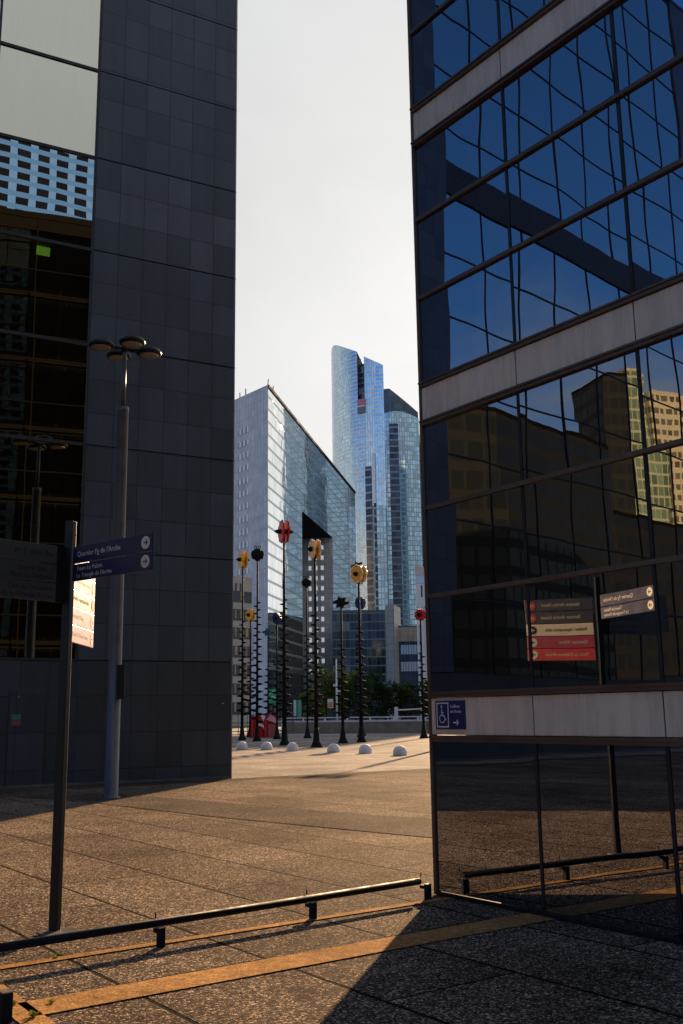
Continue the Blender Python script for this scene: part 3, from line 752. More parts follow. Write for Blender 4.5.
# service door in the base, with notices
ds = MB().box(LP(5.02, 0.012, 0.03), D_L * 0.86, -N_L * 0.03, ZU * 2.35).build('service_door', M['stone_base'], lb, bevel=0.004)
MB().box(LP(5.60, 0.016, 1.64), D_L * 0.22, -N_L * 0.004, ZU * 0.13).build('green_notice', simple('notice_green', (0.03, 0.16, 0.09), 0.5), ds)
MB().box(LP(5.60, 0.016, 1.49), D_L * 0.22, -N_L * 0.004, ZU * 0.13).build('red_notice', simple('notice_red', (0.22, 0.05, 0.05), 0.5), ds)
MB().cbox(LP(5.68, 0.02, 2.17), 0.05, 0.02, 0.05, RAD(28)).build('red_light', M['red_sign'], ds)
for s_ in (4.985, 5.89):
    MB().box(LP(s_, 0.008, 0.02), D_L * 0.02, -N_L * 0.02, ZU * 2.42).build('door_frame', M['black_gap'], lb)
MB().tube([LP(0.28, 0.0, 1.99), LP(0.28, 0.09, 1.99), LP(0.34, 0.09, 1.99)], 0.018, 8).build('hook', M['steel_edge'], lb)
MB().box(LP(L_LEN, 0.03, 0.0), -D_L * (L_LEN - 0.02), -N_L * 0.06, ZU * 0.07).build('plinth', M['galv'], lb)

# ==================================================================== buildings reflected from behind the photographer
def block(name, label, poly, h, mat, roofm, cat='building'):
    t = thing(name, label, cat, (poly[0][0], poly[0][1], 0))
    MB().prism(poly, 0, h, top=False).build('facade', mat, t)
    MB().prism(poly, h, h + 0.6, top=True, bottom=True).build('roof', roofm, t)
    return t


def rect(cx, cy_, w, d, az):
    """footprint; w across, d deep, front looks along az (degrees, compass)"""
    f = Vector((math.sin(RAD(az)), math.cos(RAD(az)), 0)); r = Vector((f.y, -f.x, 0)); c = Vector((cx, cy_, 0))
    P = [c + f * d / 2 + r * w / 2, c + f * d / 2 - r * w / 2, c - f * d / 2 - r * w / 2, c - f * d / 2 + r * w / 2]
    return [(p.x, p.y) for p in P]


M['blue_panels'] = mat_facade('blue_panel_wall', 1.5, 2.3, (0.004, 0.006, 0.016), (0.06, 0.17, 0.50), 0.42, 0.38, (0.09, 0.22, 0.60), rnd=0.3, metal=0.0, rough=0.8, spec=0.05, bandr=0.0)
M['sun_stone'] = mat_facade('sunlit_stone_wall', 2.3, 1.5, (0.10, 0.09, 0.07), (0.50, 0.44, 0.33), 0.48, 0.3, (0.48, 0.42, 0.32), rnd=0.4, metal=0.0, rough=0.5)
M['green_wall'] = mat_facade('green_glass_wall', 2.4, 1.3, (0.14, 0.20, 0.14), (0.40, 0.42, 0.30), 0.2, 0.15, rnd=0.4, metal=0.2, rough=0.4)
M['brown_block'] = mat_facade('brown_block_wall', 3.4, 2.2, (0.005, 0.005, 0.005), (0.007, 0.0065, 0.006), 0.35, 0.2, rnd=0.4, metal=0.1, rough=0.4)
block('blue_panel_block', 'broad office block of blue panels and staggered dark windows, mirrored in the left windows', rect(54, -48, 110, 20, -27), 66.5, M['blue_panels'], M['blue_panels'])
block('brown_block', 'long dark brown office block mirrored low in the right glass facade', [(-40, -56), (-62, -58), (-86, -74), (-97, -95), (-40, -95)], 38, M['brown_block'], M['end_frame'])
block('low_block', 'lower dark office block mirrored under the sunlit towers in the right glass facade', [(-88.5, -78), (-150, -106), (-150, -118), (-97, -90)], 30, M['brown_block'], M['end_frame'])
block('dark_tower', 'narrow dark tower mirrored in the right glass facade', [(-122.5, -140), (-117, -140), (-117, -127), (-122.5, -127)], 69, M['brown_block'], M['end_frame'])
block('green_glass_tower', 'sunlit green glass tower mirrored beside the dark tower in the right glass facade', [(-129, -142), (-122.7, -142), (-122.7, -128), (-129, -128)], 71, M['green_wall'], M['beige'])
block('sunlit_block', 'sunlit cream stone office building mirrored in the right glass facade', [(-165, -145), (-129.3, -145), (-129.3, -127), (-165, -127)], 67, M['sun_stone'], M['beige'])

# ==================================================================== FAR TOWERS
# --- wedge-shaped pale building with a portal
A = at(268, 385, 260); A.z = 0
dE = Vector((math.sin(RAD(-39)), math.cos(RAD(-39)), 0)); dF = Vector((math.sin(RAD(10.5)), math.cos(RAD(10.5)), 0)); nF = Vector((dF.y, -dF.x, 0))
nE = Vector((dE.y, -dE.x, 0)) * -1
HP = 90.0


def on_face(px, py=640):
    d = ray(px, py); n = nF; t = ((A - Vector((0, 0, EYE))).dot(n)) / d.dot(n); return Vector((0, 0, EYE)) + d * t


P1 = on_face(302, 511); P2 = on_face(332.5, 540)
s1 = (P1 - A).dot(dF); s2 = (P2 - A).dot(dF); zs = P1.z; LF = (on_face(349.5, 520) - A).dot(dF) + 14
pac = thing('portal_tower', 'pale wedge shaped office tower with a tall square portal and green glass front', 'building', A)
B = A + dF * LF; E = A + dE * 62
DEP = 34
gA = MB()


def wall(mb, p, q, z0, z1, u0=0.0):
    L = (q - p).length
    mb.face([p + ZU * z0, q + ZU * z0, q + ZU * z1, p + ZU * z1], [(u0, z0), (u0 + L, z0), (u0 + L, z1), (u0, z1)])


q1, q2 = A + dF * s1, A + dF * s2
wall(gA, A, q1, 14.4, HP); wall(gA, q1, q2, zs, HP, s1); wall(gA, q2, B, 14.4, HP, s2)
gA.build('glass_front', M['pac_glass'], pac)
for a_, b_ in ((A, q1), (q2, B)):
    gA = MB(); wall(gA, a_, b_, 0, 14.4); gA.build('lobby_glass', M['block_dark'], pac)
gA = MB(); wall(gA, E, A, 0, HP); wall(gA, B, B - nF * 60, 0, HP); wall(gA, B - nF * 60, E, 0, HP); gA.build('stone_end_wall', M['pac_stone'], pac)
gA = MB(); gA.face([A + ZU * HP, B + ZU * HP, B - nF * 60 + ZU * HP, E + ZU * HP]); gA.build('roof', M['pac_stone'], pac)
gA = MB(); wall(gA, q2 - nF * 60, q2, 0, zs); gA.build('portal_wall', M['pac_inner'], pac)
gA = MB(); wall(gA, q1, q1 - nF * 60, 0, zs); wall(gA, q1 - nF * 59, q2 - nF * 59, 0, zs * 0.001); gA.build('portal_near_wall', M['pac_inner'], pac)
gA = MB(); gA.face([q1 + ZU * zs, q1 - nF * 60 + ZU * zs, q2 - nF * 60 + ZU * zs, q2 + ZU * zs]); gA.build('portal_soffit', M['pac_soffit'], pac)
MB().box(A + nF * 0.05 + ZU * (HP - 0.75), dF * LF, nF * 0.25, ZU * 0.8).build('roof_edge', M['pac_soffit'], pac)
MB().box(A - ZU * 0 - dE * 0.0 + nF * 0.15 + ZU * 13.2, dF * s1, nF * 0.3, ZU * 1.3).build('canopy_edge', M['steel_edge'], pac)
for k in range(9):
    MB().box(A + dF * (3 + k * s1 / 9.5) + nF * 0.5, dF * 0.35, nF * 0.5, ZU * 13.2).build('lobby_column', M['galv'], pac)
# windows: three columns of small panes on the stone end and on the portal wall
wme = None
for r in range(22):
    zc = HP - 11.2 - r * 3.6
    if zc < 12: break
    for c in range(3):
        p = A + dE * (9.3 - c * 0) + dE * (c * 1.9 - 0.1) + ZU * zc
        if wme is None:
            o = MB().box((0, 0, 0), dE * 0.95, nE * 0.12, ZU * 1.7).build('window', M['pane_pale'], pac, local=True); wme = o
            MB().box(dE * 0.95, dE * 0.35, nE * 0.10, ZU * 1.7).build('reveal', M['win_dark'], o, local=True)
            o.location = p - A
        else:
            o = copy_tree(wme, pac); o.location = p - A
pme = None
for r in range(13):
    zc = zs - 4.2 - r * 3.6
    for c in range(3):
        off = (4.3 + 2.2 * c)
        p = q2 - nF * off + ZU * zc
        if zc < 3: continue
        if pme is None:
            pme = MB().box((0, 0, 0), nF * 1.0, -dF * 0.1, ZU * 1.5).build('portal_window', M['daylight_glow_pane'], pac, local=True); pme.location = p - A
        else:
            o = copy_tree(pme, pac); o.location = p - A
for t_, hh in ((17, 2.6), (14, 3.0)):
    MB().tube([A + dE * t_ - nE * 2 + ZU * HP, A + dE * t_ - nE * 2 + ZU * (HP + hh)], 0.14, 6).build('mast', M['black'], pac)
for t_, hh in ((3.5, 3.0), (9, 2.8)):
    MB().tube([A + dF * t_ - nF * 1.0 + ZU * HP, A + dF * (t_ + 0.6) - nF * 1.0 + ZU * (HP + hh)], 0.14, 6).build('mast', M['galv'], pac)

# --- main blue tower with a curved front, sliced roof and slot
def facade_strip(mb, pts, z0, zts, u0=0.0):
    u = u0
    for (a, za), (b, zb) in zip(zip(pts, zts), zip(pts[1:], zts[1:])):
        L = (b - a).length
        mb.face([a + ZU * z0, b + ZU * z0, b + ZU * zb, a + ZU * za], [(u, z0), (u + L, z0), (u + L, zb), (u, za)]); u += L
    return u


T1 = at(383, 366, 440); T1.z = 0
xl = at(331, 345, 470).x
aw, bw = T1.x - xl, 32.0
def arc(th):
    return Vector((T1.x - aw * math.sin(th), T1.y + bw * (1 - math.cos(th)), 0))
def bearing(p, py):
    """column of the photo a plan point falls on, at height row py"""
    lo, hi = 200.0, 500.0
    for _ in range(40):
        m_ = (lo + hi) / 2; d = ray(m_, py)
        if d.x / d.y < p.x / p.y: lo = m_
        else: hi = m_
    return (lo + hi) / 2
def roofz(p):
    """the sliced roof: a plane falling from the left to the right"""
    return at(330, float(np.interp(bearing(p, 352), [331.2, 332, 334, 338, 357, 364, 383.5], [352, 347.5, 345.2, 345.4, 352, 357.0, 366])), p.y).z
def th_px(px, py=400):
    lo, hi = 0.0, math.pi / 2
    for _ in range(50):
        m_ = (lo + hi) / 2
        if bearing(arc(m_), py) > px: lo = m_
        else: hi = m_
    return (lo + hi) / 2
ta, tb = th_px(364.2, 375), th_px(357.3, 375)
twr = thing('curved_tower', 'tall curved blue glass tower with sliced roof, roof slot and red black emblem', 'building', T1)
mbf = MB(); pts = [arc(ta * k / 5) for k in range(6)][::-1]
facade_strip(mbf, pts, 0, [roofz(p) for p in pts]); right_pts = pts
mbf.build('right_facade', M['sg_glass'], twr)
mbf = MB(); pts = [arc(tb + (math.pi / 2 - tb) * k / 26) for k in range(27)][::-1]
facade_strip(mbf, pts, 0, [roofz(p) for p in pts]); left_pts = pts
for f in mbf.bm.faces: f.smooth = True
mbf.build('curved_facade', M['sg_glass'], twr, weld=True)
pa, pb = arc(tb), arc(ta)
inn = Vector((0.15, 1, 0)).normalized() * 4.0
zslot = 142.0
mbf = MB(); facade_strip(mbf, [pa, pb], 0, [137.8, 137.8]); mbf.build('centre_facade', M['sg_glass'], twr)
mbf = MB(); wall(mbf, pa + inn, pb + inn, 137.8, 163); mbf.build('slot_back', M['sg_glass2'], twr)
mbf = MB(); wall(mbf, pa, pa + inn, 137.8, roofz(pa)); wall(mbf, pb + inn, pb, 137.8, roofz(pb)); mbf.face([pa + ZU * 137.8, pb + ZU * 137.8, pb + inn + ZU * 137.8, pa + inn + ZU * 137.8]); mbf.build('slot_sides', M['sg_dark'], twr)
MB().box(pa + ZU * 161 + inn, (pb - pa) * 0.45, Vector((0, 3, 0)), ZU * 4.6).build('roof_plant', M['beige'], twr)
back = [arc(math.pi / 2), arc(math.pi / 2) + Vector((4, 26, 0)), T1 + Vector((-6, 50, 0)), T1]
mbf = MB(); facade_strip(mbf, back[2:], 0, [150, roofz(T1)]); facade_strip(mbf, back[:3][::-1], 0, [150, 170, roofz(back[0])]); mbf.build('rear_facade', M['sg_glass2'], twr)
mbf = MB(); bk = Vector((8, 40, 0)) + T1
for L in (left_pts, right_pts):
    for a, b in zip(L, L[1:]): mbf.face([a + ZU * roofz(a), b + ZU * roofz(b), Vector((bk.x - 6, bk.y, 150))])
mbf.build('roof', M['sg_dark'], twr)
em = MB().box(pa - Vector((0.2, 0.6, 0)) + ZU * 141.2, (pb - pa) * 1.08, Vector((0, 0.5, 0)), ZU * 3.2).build('emblem_top', M['red_sign'], twr)
MB().box(pa - Vector((0.2, 0.62, 0)) + ZU * 140.7, (pb - pa) * 1.08, Vector((0, 0.5, 0)), ZU * 0.5).build('emblem_line', M['white'], twr)
MB().box(pa - Vector((0.2, 0.6, 0)) + ZU * 137.6, (pb - pa) * 1.08, Vector((0, 0.5, 0)), ZU * 3.1).build('emblem_base', M['black_sign'], twr)
ts0, ts1 = th_px(372.5, 540), th_px(366.5, 540)
mbf = MB(); a_, b_ = arc(ts1) - Vector((0.1, 0.5, 0)), arc(ts0) - Vector((0, 0.5, 0)); wall(mbf, a_, b_, 0, 112); mbf.build('dark_slot', M['sg_slot'], twr)
mbf = MB(); a_, b_ = arc(th_px(376.5, 540)) - Vector((0, 0.5, 0)), arc(th_px(373.5, 540)) - Vector((0, 0.5, 0)); wall(mbf, a_, b_, 0, 118); mbf.build('reflection_strip', M['pane_pale'], twr)  # pale strip in place of a bright vertical reflection on this face
# lower stair block at its foot
fb = [(at(374, 560, 425).x, 425), (at(387, 560, 425).x, 425), (at(387, 560, 425).x + 1, 438), (at(374, 560, 425).x, 438)]
t = thing('glass_annex', 'narrow blue glass block at the foot of the curved tower', 'building', (fb[0][0], fb[0][1], 0))
MB().prism(fb, 0, at(380, 505, 425).z, top=True).build('facade', M['sg_glass2'], t)
MB().box((fb[0][0] + 0.4, 424.6, 0), (1.2, 0, 0), (0, 0.3, 0), (0, 0, at(380, 503, 425).z)).build('dark_shaft', M['sg_slot'], t)

# --- second blue tower with dark crown
Y2 = 520
xa, xb = at(386, 440, Y2).x - 8, at(419.5, 440, Y2).x
tw2 = thing('dark_crown_tower', 'blue glass tower with a dark slanting crown beside the curved tower', 'building', (xa, Y2, 0))
pts = [Vector((xa + (xb - xa) * k / 10, Y2 + 9 * ((k / 10 - 0.35) ** 2), 0)) for k in range(11)]
zc_ = at(400, 413, Y2).z
def crown(p): 
    f = (p.x - at(388, 400, Y2).x) / (xb - at(388, 400, Y2).x)
    return 176.0 + (162.7 - 176.0) * f if f >= 0 else 176.0 + f * 8
mbf = MB(); facade_strip(mbf, pts, 0, [zc_ + 3.2 * math.sin(max(0, min(1, (k - 1) / 9)) * math.pi) - 2.0 for k in range(11)]); mbf.build('glass_front', M['sg_glass2'], tw2)
mbf = MB(); facade_strip(mbf, [p + Vector((0, 0.5, 0)) for p in pts], zc_ - 6, [crown(p) for p in pts]); mbf.build('dark_crown', M['sg_dark'], tw2)
rb_ = pts[-1]; bk1 = rb_ + Vector((9, 34, 0)); bk0 = Vector((xa, Y2 + 40, 0))
mbf = MB(); facade_strip(mbf, [rb_, bk1, bk0, pts[0]], 0, [crown(rb_) - 3, 150, 150, 150]); mbf.build('side_facade', M['sg_glass'], tw2)
mbf = MB()
for a, b in zip(pts, pts[1:]): mbf.face([a + ZU * crown(a) + Vector((0, .5, 0)), b + ZU * crown(b) + Vector((0, .5, 0)), (bk0 + bk1) / 2 + ZU * 149.9])
mbf.build('roof', M['sg_dark'], tw2)
x0_, x1_ = at(391, 500, Y2 - 1).x, at(400, 500, Y2 - 1).x
mbf = MB(); wall(mbf, Vector((x0_, Y2 - 0.9, 0)), Vector((x1_, Y2 - 0.9, 0)), 0, at(395, 424, Y2).z); mbf.build('dark_slot', M['sg_slot'], tw2)

# --- the tower round the corner of the glass office: its mirror image stands in the portal tower's front, its shadow on the plaza
block('slab_tower', 'tall slab tower mirrored as a dark stripe in the portal tower front', [(50.3, 450), (62.2, 450), (64, 480), (52, 480)], 147, M['sg_glass2'], M['sg_dark'])
block('broad_tower', 'broad blue tower mirrored at the far end of the portal tower front', [(50, 522), (75.5, 520), (78, 560), (52, 560)], 155, M['sg_glass2'], M['sg_dark'])
block('corner_block', 'office block beyond the glass office that shades the far half of the plaza', [(22, 200), (36, 200), (40, 225), (25, 225)], 47, M['podium'], M['sg_dark'])

# --- low buildings at the foot of the towers
def px_block(name, label, p0, p1, ytop, Y, depth, mat, roofm, cat='building'):
    a, b = at(p0, 700, Y), at(p1, 700, Y); h = at((p0 + p1) / 2, ytop, Y).z
    return block(name, label, [(a.x, Y), (b.x, Y), (b.x + 2, Y + depth), (a.x, Y + depth)], h, mat, roofm), a, b, h


px_block('podium_block', 'dark glass podium with thin pale floor lines behind the trees', 333, 392, 612, 300, 40, M['podium'], M['sg_dark'])
t, a, b, h = px_block('navy_block', 'dark navy office block with two lit window bands right of the podium', 396, 432, 628, 240, 30, M['block_dark'], M['sg_dark'])
for py in (650, 667):
    zc = at(410, py, 239.8).z; wx = at(401, py, 239.8).x
    for k in range(8):
        MB().box((wx + k * 0.62, 239.7, zc - 1.0), (0.5, 0, 0), (0, 0.2, 0), (0, 0, 2.2)).build('window', M['pane_pale'], t)
MB().box((a.x - 0.2, 239.5, h - 3.2), (b.x - a.x, 0, 0), (0, 0.4, 0), (0, 0, 3.4)).build('pale_fascia', M['warm_stone'], t)
px_block('tile_pier', 'slim pale tiled pier between podium and navy block', 388.5, 396, 607, 235, 8, M['pale_tile'], M['pale_tile'])
# beige office on the far left
Yb = 170
a, b = at(226, 600, Yb + 2.0), at(251.5, 600, Yb)
a = Vector((a.x, Yb - 3.0, 0)); b = Vector((b.x, Yb + 1.5, 0)); bk = Vector((-0.1, 1, 0)) * 25
hB = 25.0
bo = thing('beige_office', 'small beige concrete office with dark ribbon windows and tan curtains', 'building', (a.x, a.y, 0))
MB().prism([(a.x, a.y), (b.x, b.y), (b.x + bk.x, b.y + bk.y), (a.x + bk.x, a.y + bk.y)], 0, hB).build('wall', M['beige'], bo)
ux = (b - a).normalized(); un = Vector((ux.y, -ux.x, 0)); Lb = (b - a).length
for fl in range(7):
    z0 = 2.0 + fl * 3.1
    w = MB().box(a + ux * 0.15 + ZU * z0 - un * 0.02, ux * (Lb - 0.35), un * 0.09, ZU * 1.9).build('window', M['win_dark'], bo)
    for k in range(5):
        if random.random() < 0.75:
            MB().box(a + ux * (0.3 + k * (Lb - .6) / 5) + ZU * (z0 + 0.35) + un * 0.072, ux * random.uniform(0.25, 0.55), un * 0.02, ZU * 1.45).build('curtain', M['curtain'], w)
for k in range(4):
    MB().box(a + ux * (0.6 + k * 1.02) + ZU * 22.3, ux * 0.35, un * 0.06, ZU * 1.5).build('attic_window', M['win_dark'], bo)
# advertising pylon
Yp = 150
a, b = at(417.0, 620, Yp), at(429.5, 620, Yp); zt, zbm = at(421, 567, Yp).z, 0
py_ = thing('sign_pylon', 'tall white sign pylon with a tan cap beside the glass office corner', 'pylon', (a.x, Yp, 0))
wv = Vector((b.x - a.x, 0, 0)); dv = Vector((0, 0.6, 0))
def pz(y): return at(421, y, Yp).z
MB().box((a.x, Yp, pz(575)), wv, dv, (0, 0, zt - pz(575))).build('cap', M['warm_stone'], py_)
MB().box((a.x, Yp, pz(583.5)), wv, dv, (0, 0, pz(575.2) - pz(583.5))).build('blue_panel', M['pane_pale'], py_)
MB().box((a.x, Yp, pz(607)), wv, dv, (0, 0, pz(583.7) - pz(607))).build('white_panel', M['rail_white'], py_)
for i in range(3):
    MB().box((a.x + i * wv.x * 0.37, Yp + 0.1, 0), (0.28, 0, 0), (0, 0.3, 0), (0, 0, pz(607.2))).build('post', M['rail_white'], py_)
MB().box((a.x + wv.x * 0.40, Yp + 0.15, 1), (wv.x * 0.3, 0, 0), (0, 0.2, 0), (0, 0, pz(608) - 1)).build('lattice', M['granite_pale'], py_)
text_part('lettering', 'lE', 2.6, M['ink'], py_, (a.x + 0.55, Yp - 0.02, pz(592)), (1, 0, 0), (0, 0, 1))

# ==================================================================== TREES
def leaf_crown(seed, R, H, n=2600):
    rnd = random.Random(seed); mb = MB(); blobs = []
    for _ in range(15):
        th = rnd.uniform(0, 6.28); rr = R * math.sqrt(rnd.random()) * 0.72
        blobs.append((Vector((rr * math.cos(th), rr * math.sin(th), rnd.uniform(0.28, 0.9) * H)), rnd.uniform(0.28, 0.45) * R))
    for _ in range(n):
        c, br = rnd.choice(blobs)
        d = Vector((rnd.gauss(0, 1), rnd.gauss(0, 1), rnd.gauss(0, 0.8))).normalized() * br * rnd.uniform(0.6, 1.08)
        p = c + d; s = rnd.uniform(0.10, 0.22)
        a = Vector((rnd.gauss(0, 1), rnd.gauss(0, 1), rnd.gauss(0, 1))).normalized(); b = a.orthogonal().normalized()
        mb.face([p - a * s, p + b * s * 0.6, p + a * s, p - b * s * 0.6])
    return mb


def tree_proto(seed, R, H, label):
    t = thing('plaza_tree', label, 'tree', (0, 0, 0), 0, 'trees along the road behind the low wall')
    tk = MB().tube([(0, 0, 0), (0.05, 0.02, H * 0.25), (0, 0.08, H * 0.5)], [0.16, 0.12, 0.08], 8)
    for k in range(6):
        th = k * 1.05 + seed; e = Vector((math.cos(th) * R * 0.5, math.sin(th) * R * 0.5, H * (0.55 + 0.06 * (k % 3))))
        tk.tube([(0, 0.03, H * (0.28 + 0.03 * k)), Vector((0, 0, H * 0.35)).lerp(e, 0.6), e], [0.07, 0.05, 0.02], 6)
    tk.build('trunk', M['trunk'], t, local=True)
    leaf_crown(seed, R, H).build('crown', M['leaf'], t, local=True)
    return t


protos = [tree_proto(3, 2.7, 7.6, ''), tree_proto(11, 2.4, 6.2, ''), tree_proto(23, 3.0, 8.4, '')]
tl = [(326, 130, 0, 1.06, 'dark tree nearest the portal wall, behind the thin lamp mast'), (341, 133, 2, 0.95, 'bushy dark tree just right of the thin lamp mast'),
      (355, 128, 1, 1.05, 'dark round tree behind the pole with the black star head'), (369, 136, 0, 1.0, 'dark tree between the two tallest yellow headed poles and the tiled pier'),
      (385, 138, 1, 1.0, 'low dark tree left of the slim tiled pier'), (403, 134, 2, 0.72, 'green tree in front of the navy block'), (416, 131, 1, 0.92, 'low green tree at the foot of the white pylon'),
      (313, 137, 1, 0.8, 'small dark tree showing in the portal opening'), (430, 136, 0, 0.8, 'tree partly hidden behind the glass office corner')]
used = set()
for px, Y, pi, sc, lab in tl:
    src = protos[pi]
    t = src if pi not in used else copy_tree(src)
    used.add(pi)
    t.location = (at(px, 700, Y).x, Y, -0.02); t.rotation_euler = (0, 0, px * 0.37); t.scale = (sc,) * 3; t['label'] = lab

# ==================================================================== far edge of the plaza
wl = thing('parapet_wall', 'long low concrete wall along the far edge of the plaza', 'wall', (-5.2, 94, 0))
pw0, pw1 = Vector((-5.6, 95.5, 0)), Vector((26, 76, 0)); uw = (pw1 - pw0).normalized(); nw = Vector((uw.y, -uw.x, 0)); Lw = (pw1 - pw0).length
MB().box(pw0 - ZU * 0.02, uw * Lw, -nw * 0.35, ZU * 0.98).build('wall', M['concrete'], wl)
MB().box(pw0 + nw * 0.04 + ZU * 0.962, uw * Lw, -nw * 0.45, ZU * 0.07).build('coping', M['steel_edge'], wl)
gr = thing('road_guardrail', 'white metal guardrail running just above the low concrete wall', 'guardrail', (-5, 97, 0))
MB().box((-8, 97.5, 0.98), uw * Lw, -nw * 0.08, ZU * 0.16).build('beam', M['rail_white'], gr)
MB().box((-8, 97.5, 1.34), uw * Lw, -nw * 0.08, ZU * 0.10).build('beam', M['rail_white'], gr)
for k in range(14):
    MB().box(Vector((-8, 97.6, -0.03)) + uw * (k * 2.4), uw * 0.12, -nw * 0.10, ZU * 1.40).build('post', M['rail_white'], gr)
# open metal railing on the left of the wall
rl = thing('metal_railing', 'tall grey metal railing left of the low wall, behind the red kiosk', 'railing', (-14, 92, 0))
for zz in (0.25, 1.0, 1.75): MB().box((-17, 92, zz), (12.5, 0.4, 0), (0, 0.06, 0), (0, 0, 0.07)).build('rail', M['galv'], rl)
for k in range(16): MB().box((-17 + k * 0.82, 91.96 + 0.025 * k, 0), (0.07, 0, 0), (0, 0.08, 0), (0, 0, 1.85)).build('post', M['galv'], rl)
# red kiosk
kz = Vector((-6.35, 80, 0))
kk = thing('red_kiosk', 'red angular kiosk with pale pink slanted roof panels', 'kiosk', kz)
MB().extrude([(-0.95, 0), (0.05, 0), (0.0, 1.25), (-0.25, 1.75), (-0.85, 1.6)], kz, (1, 0, 0), (0, 0, 1), 1.0).build('left_wing', M['red'], kk)
MB().extrude([(0.1, 0), (1.15, 0), (1.15, 1.7), (0.35, 1.75), (0.1, 1.3)], kz + Vector((0, 0.2, 0)), (1, 0, 0), (0, 0, 1), 1.1).build('right_wing', M['red'], kk)
MB().extrude([(0.30, 1.35), (0.62, 1.72), (1.12, 1.42), (1.1, 1.05)], kz + Vector((0, -0.98, 0)), (1, 0, 0), (0, 0, 1), 0.08).build('roof_panel', simple('pale_pink', (0.62, 0.35, 0.40), 0.5), kk)
MB().extrude([(-0.5, 1.0), (-0.42, 1.22), (0.12, 0.95), (0.1, 0.75)], kz + Vector((0, -1.08, 0)), (1, 0, 0), (0, 0, 1), 0.08).build('counter_panel', M['rail_white'], kk)
MB().extrude([(0.45, 0), (1.0, 0), (1.0, 1.0), (0.45, 1.0)], kz + Vector((0, -0.96, 0)), (1, 0, 0), (0, 0, 1), 0.05).build('opening', M['crimson'], kk)
for xx in (-0.8, -0.4, 0.25): MB().box(kz + Vector((xx, -1.10, 0)), (0.06, 0, 0), (0, 0.05, 0), (0, 0, 1.3)).build('rib', M['crimson'], kk)
# posters, banners, masts
def board(name, label, x0, x1, y0, y1, Y, mat, cat='sign', legs=1):
    a, b = at(x0, y1, Y), at(x1, y0, Y); w = b.x - a.x; zlo, zhi = at((x0 + x1) / 2, y1, Y).z, at((x0 + x1) / 2, y0, Y).z
    t = thing(name, label, cat, ((a.x + b.x) / 2, Y, 0))
    MB().box((a.x, Y, zlo), (w, 0, 0), (0, 0.12, 0), (0, 0, zhi - zlo)).build('panel', mat, t)
    for i in range(legs):
        f = (i + 0.5) / legs; MB().box((a.x + w * f - 0.05, Y + 0.02, -0.02), (0.1, 0, 0), (0, 0.08, 0), (0, 0, zlo + 0.02)).build('post', M['galv'], t)
    return t, a, w, zlo, zhi
gp, a, w, zlo, zhi = board('green_signboard', 'green signboard with white zigzag marks behind the red kiosk', 268.5, 277, 689, 703, 105, simple('sign_green', (0.03, 0.33, 0.14), 0.5), legs=2)
zg = MB(); cvg = lambda x, zz: Vector((a.x + x, 104.97, zlo + zz))
for (p, q) in (((0.15, 1.0), (0.45, 1.25)), ((0.45, 1.25), (0.75, 1.1)), ((0.2, 0.45), (0.4, 0.7)), ((0.4, 0.7), (0.75, 0.5)), ((0.55, 0.3), (0.8, 0.4))): seg(zg, p, q, 0.09, cvg)
zg.build('white_marks', M['white'], gp)
board('banner_panel', 'green vertical banner left of the tallest yellow headed pole', 297.5, 301, 700, 717, 112, simple('banner_green', (0.05, 0.34, 0.24), 0.5), 'banner')
board('banner_panel', 'pale vertical banner beside the green one', 293.5, 296.2, 700, 716, 112.5, M['pane_pale'], 'banner')
pp, a, w, zlo, zhi = board('lit_poster', 'small orange and white poster box above the low wall', 327.6, 333.2, 699, 708, 112, M['rail_white'], 'poster')
MB().box((a.x + 0.06, 111.96, zlo + 0.1), (w - 0.12, 0, 0), (0, 0.03, 0), (0, 0, (zhi - zlo) * 0.55)).build('orange_print', simple('orange_print', (0.62, 0.22, 0.09), 0.5), pp)
lm = at(337, 720, 108)
lmst = thing('lamp_mast', 'thin pale street mast standing among the trees behind the wall', 'mast', (lm.x, 108, 0))
MB().tube([(lm.x, 108, -0.02), (lm.x, 108, at(337, 659, 108).z)], [0.11, 0.07], 8).build('pole', M['rail_white'], lmst)
MB().box((lm.x - 0.35, 107.9, 4.6), (0.3, 0, 0), (0, 0.2, 0), (0, 0, 0.25)).box((lm.x + 0.05, 107.9, 4.0), (0.35, 0, 0), (0, 0.2, 0), (0, 0, 0.2)).build('camera_box', M['rail_white'], lmst)
bx = at(396, 706, 104)
bar = thing('lifting_barrier', 'white lifting barrier arm behind the low wall near the tiled pier', 'barrier', (bx.x, 104, 0))
MB().cbox((bx.x, 104, -0.02), 0.35, 0.35, 2.35).build('cabinet', M['granite_pale'], bar, bevel=0.02)
MB().box((bx.x, 103.75, 1.95), (3.0, 0, 0.12), (0, 0.08, 0), (0, 0, 0.14)).build('arm', M['rail_white'], bar)

# ==================================================================== LIGHT SCULPTURES
def gear(R, r, lobes, n=64, ph=0.0, sx=1.0):
    return [((r + (R - r) * (0.5 + 0.5 * math.cos(lobes * t))) * math.cos(t + ph) * sx, (r + (R - r) * (0.5 + 0.5 * math.cos(lobes * t))) * math.sin(t + ph)) for t in (2 * math.pi * k / n for k in range(n))]


fin_proto = None


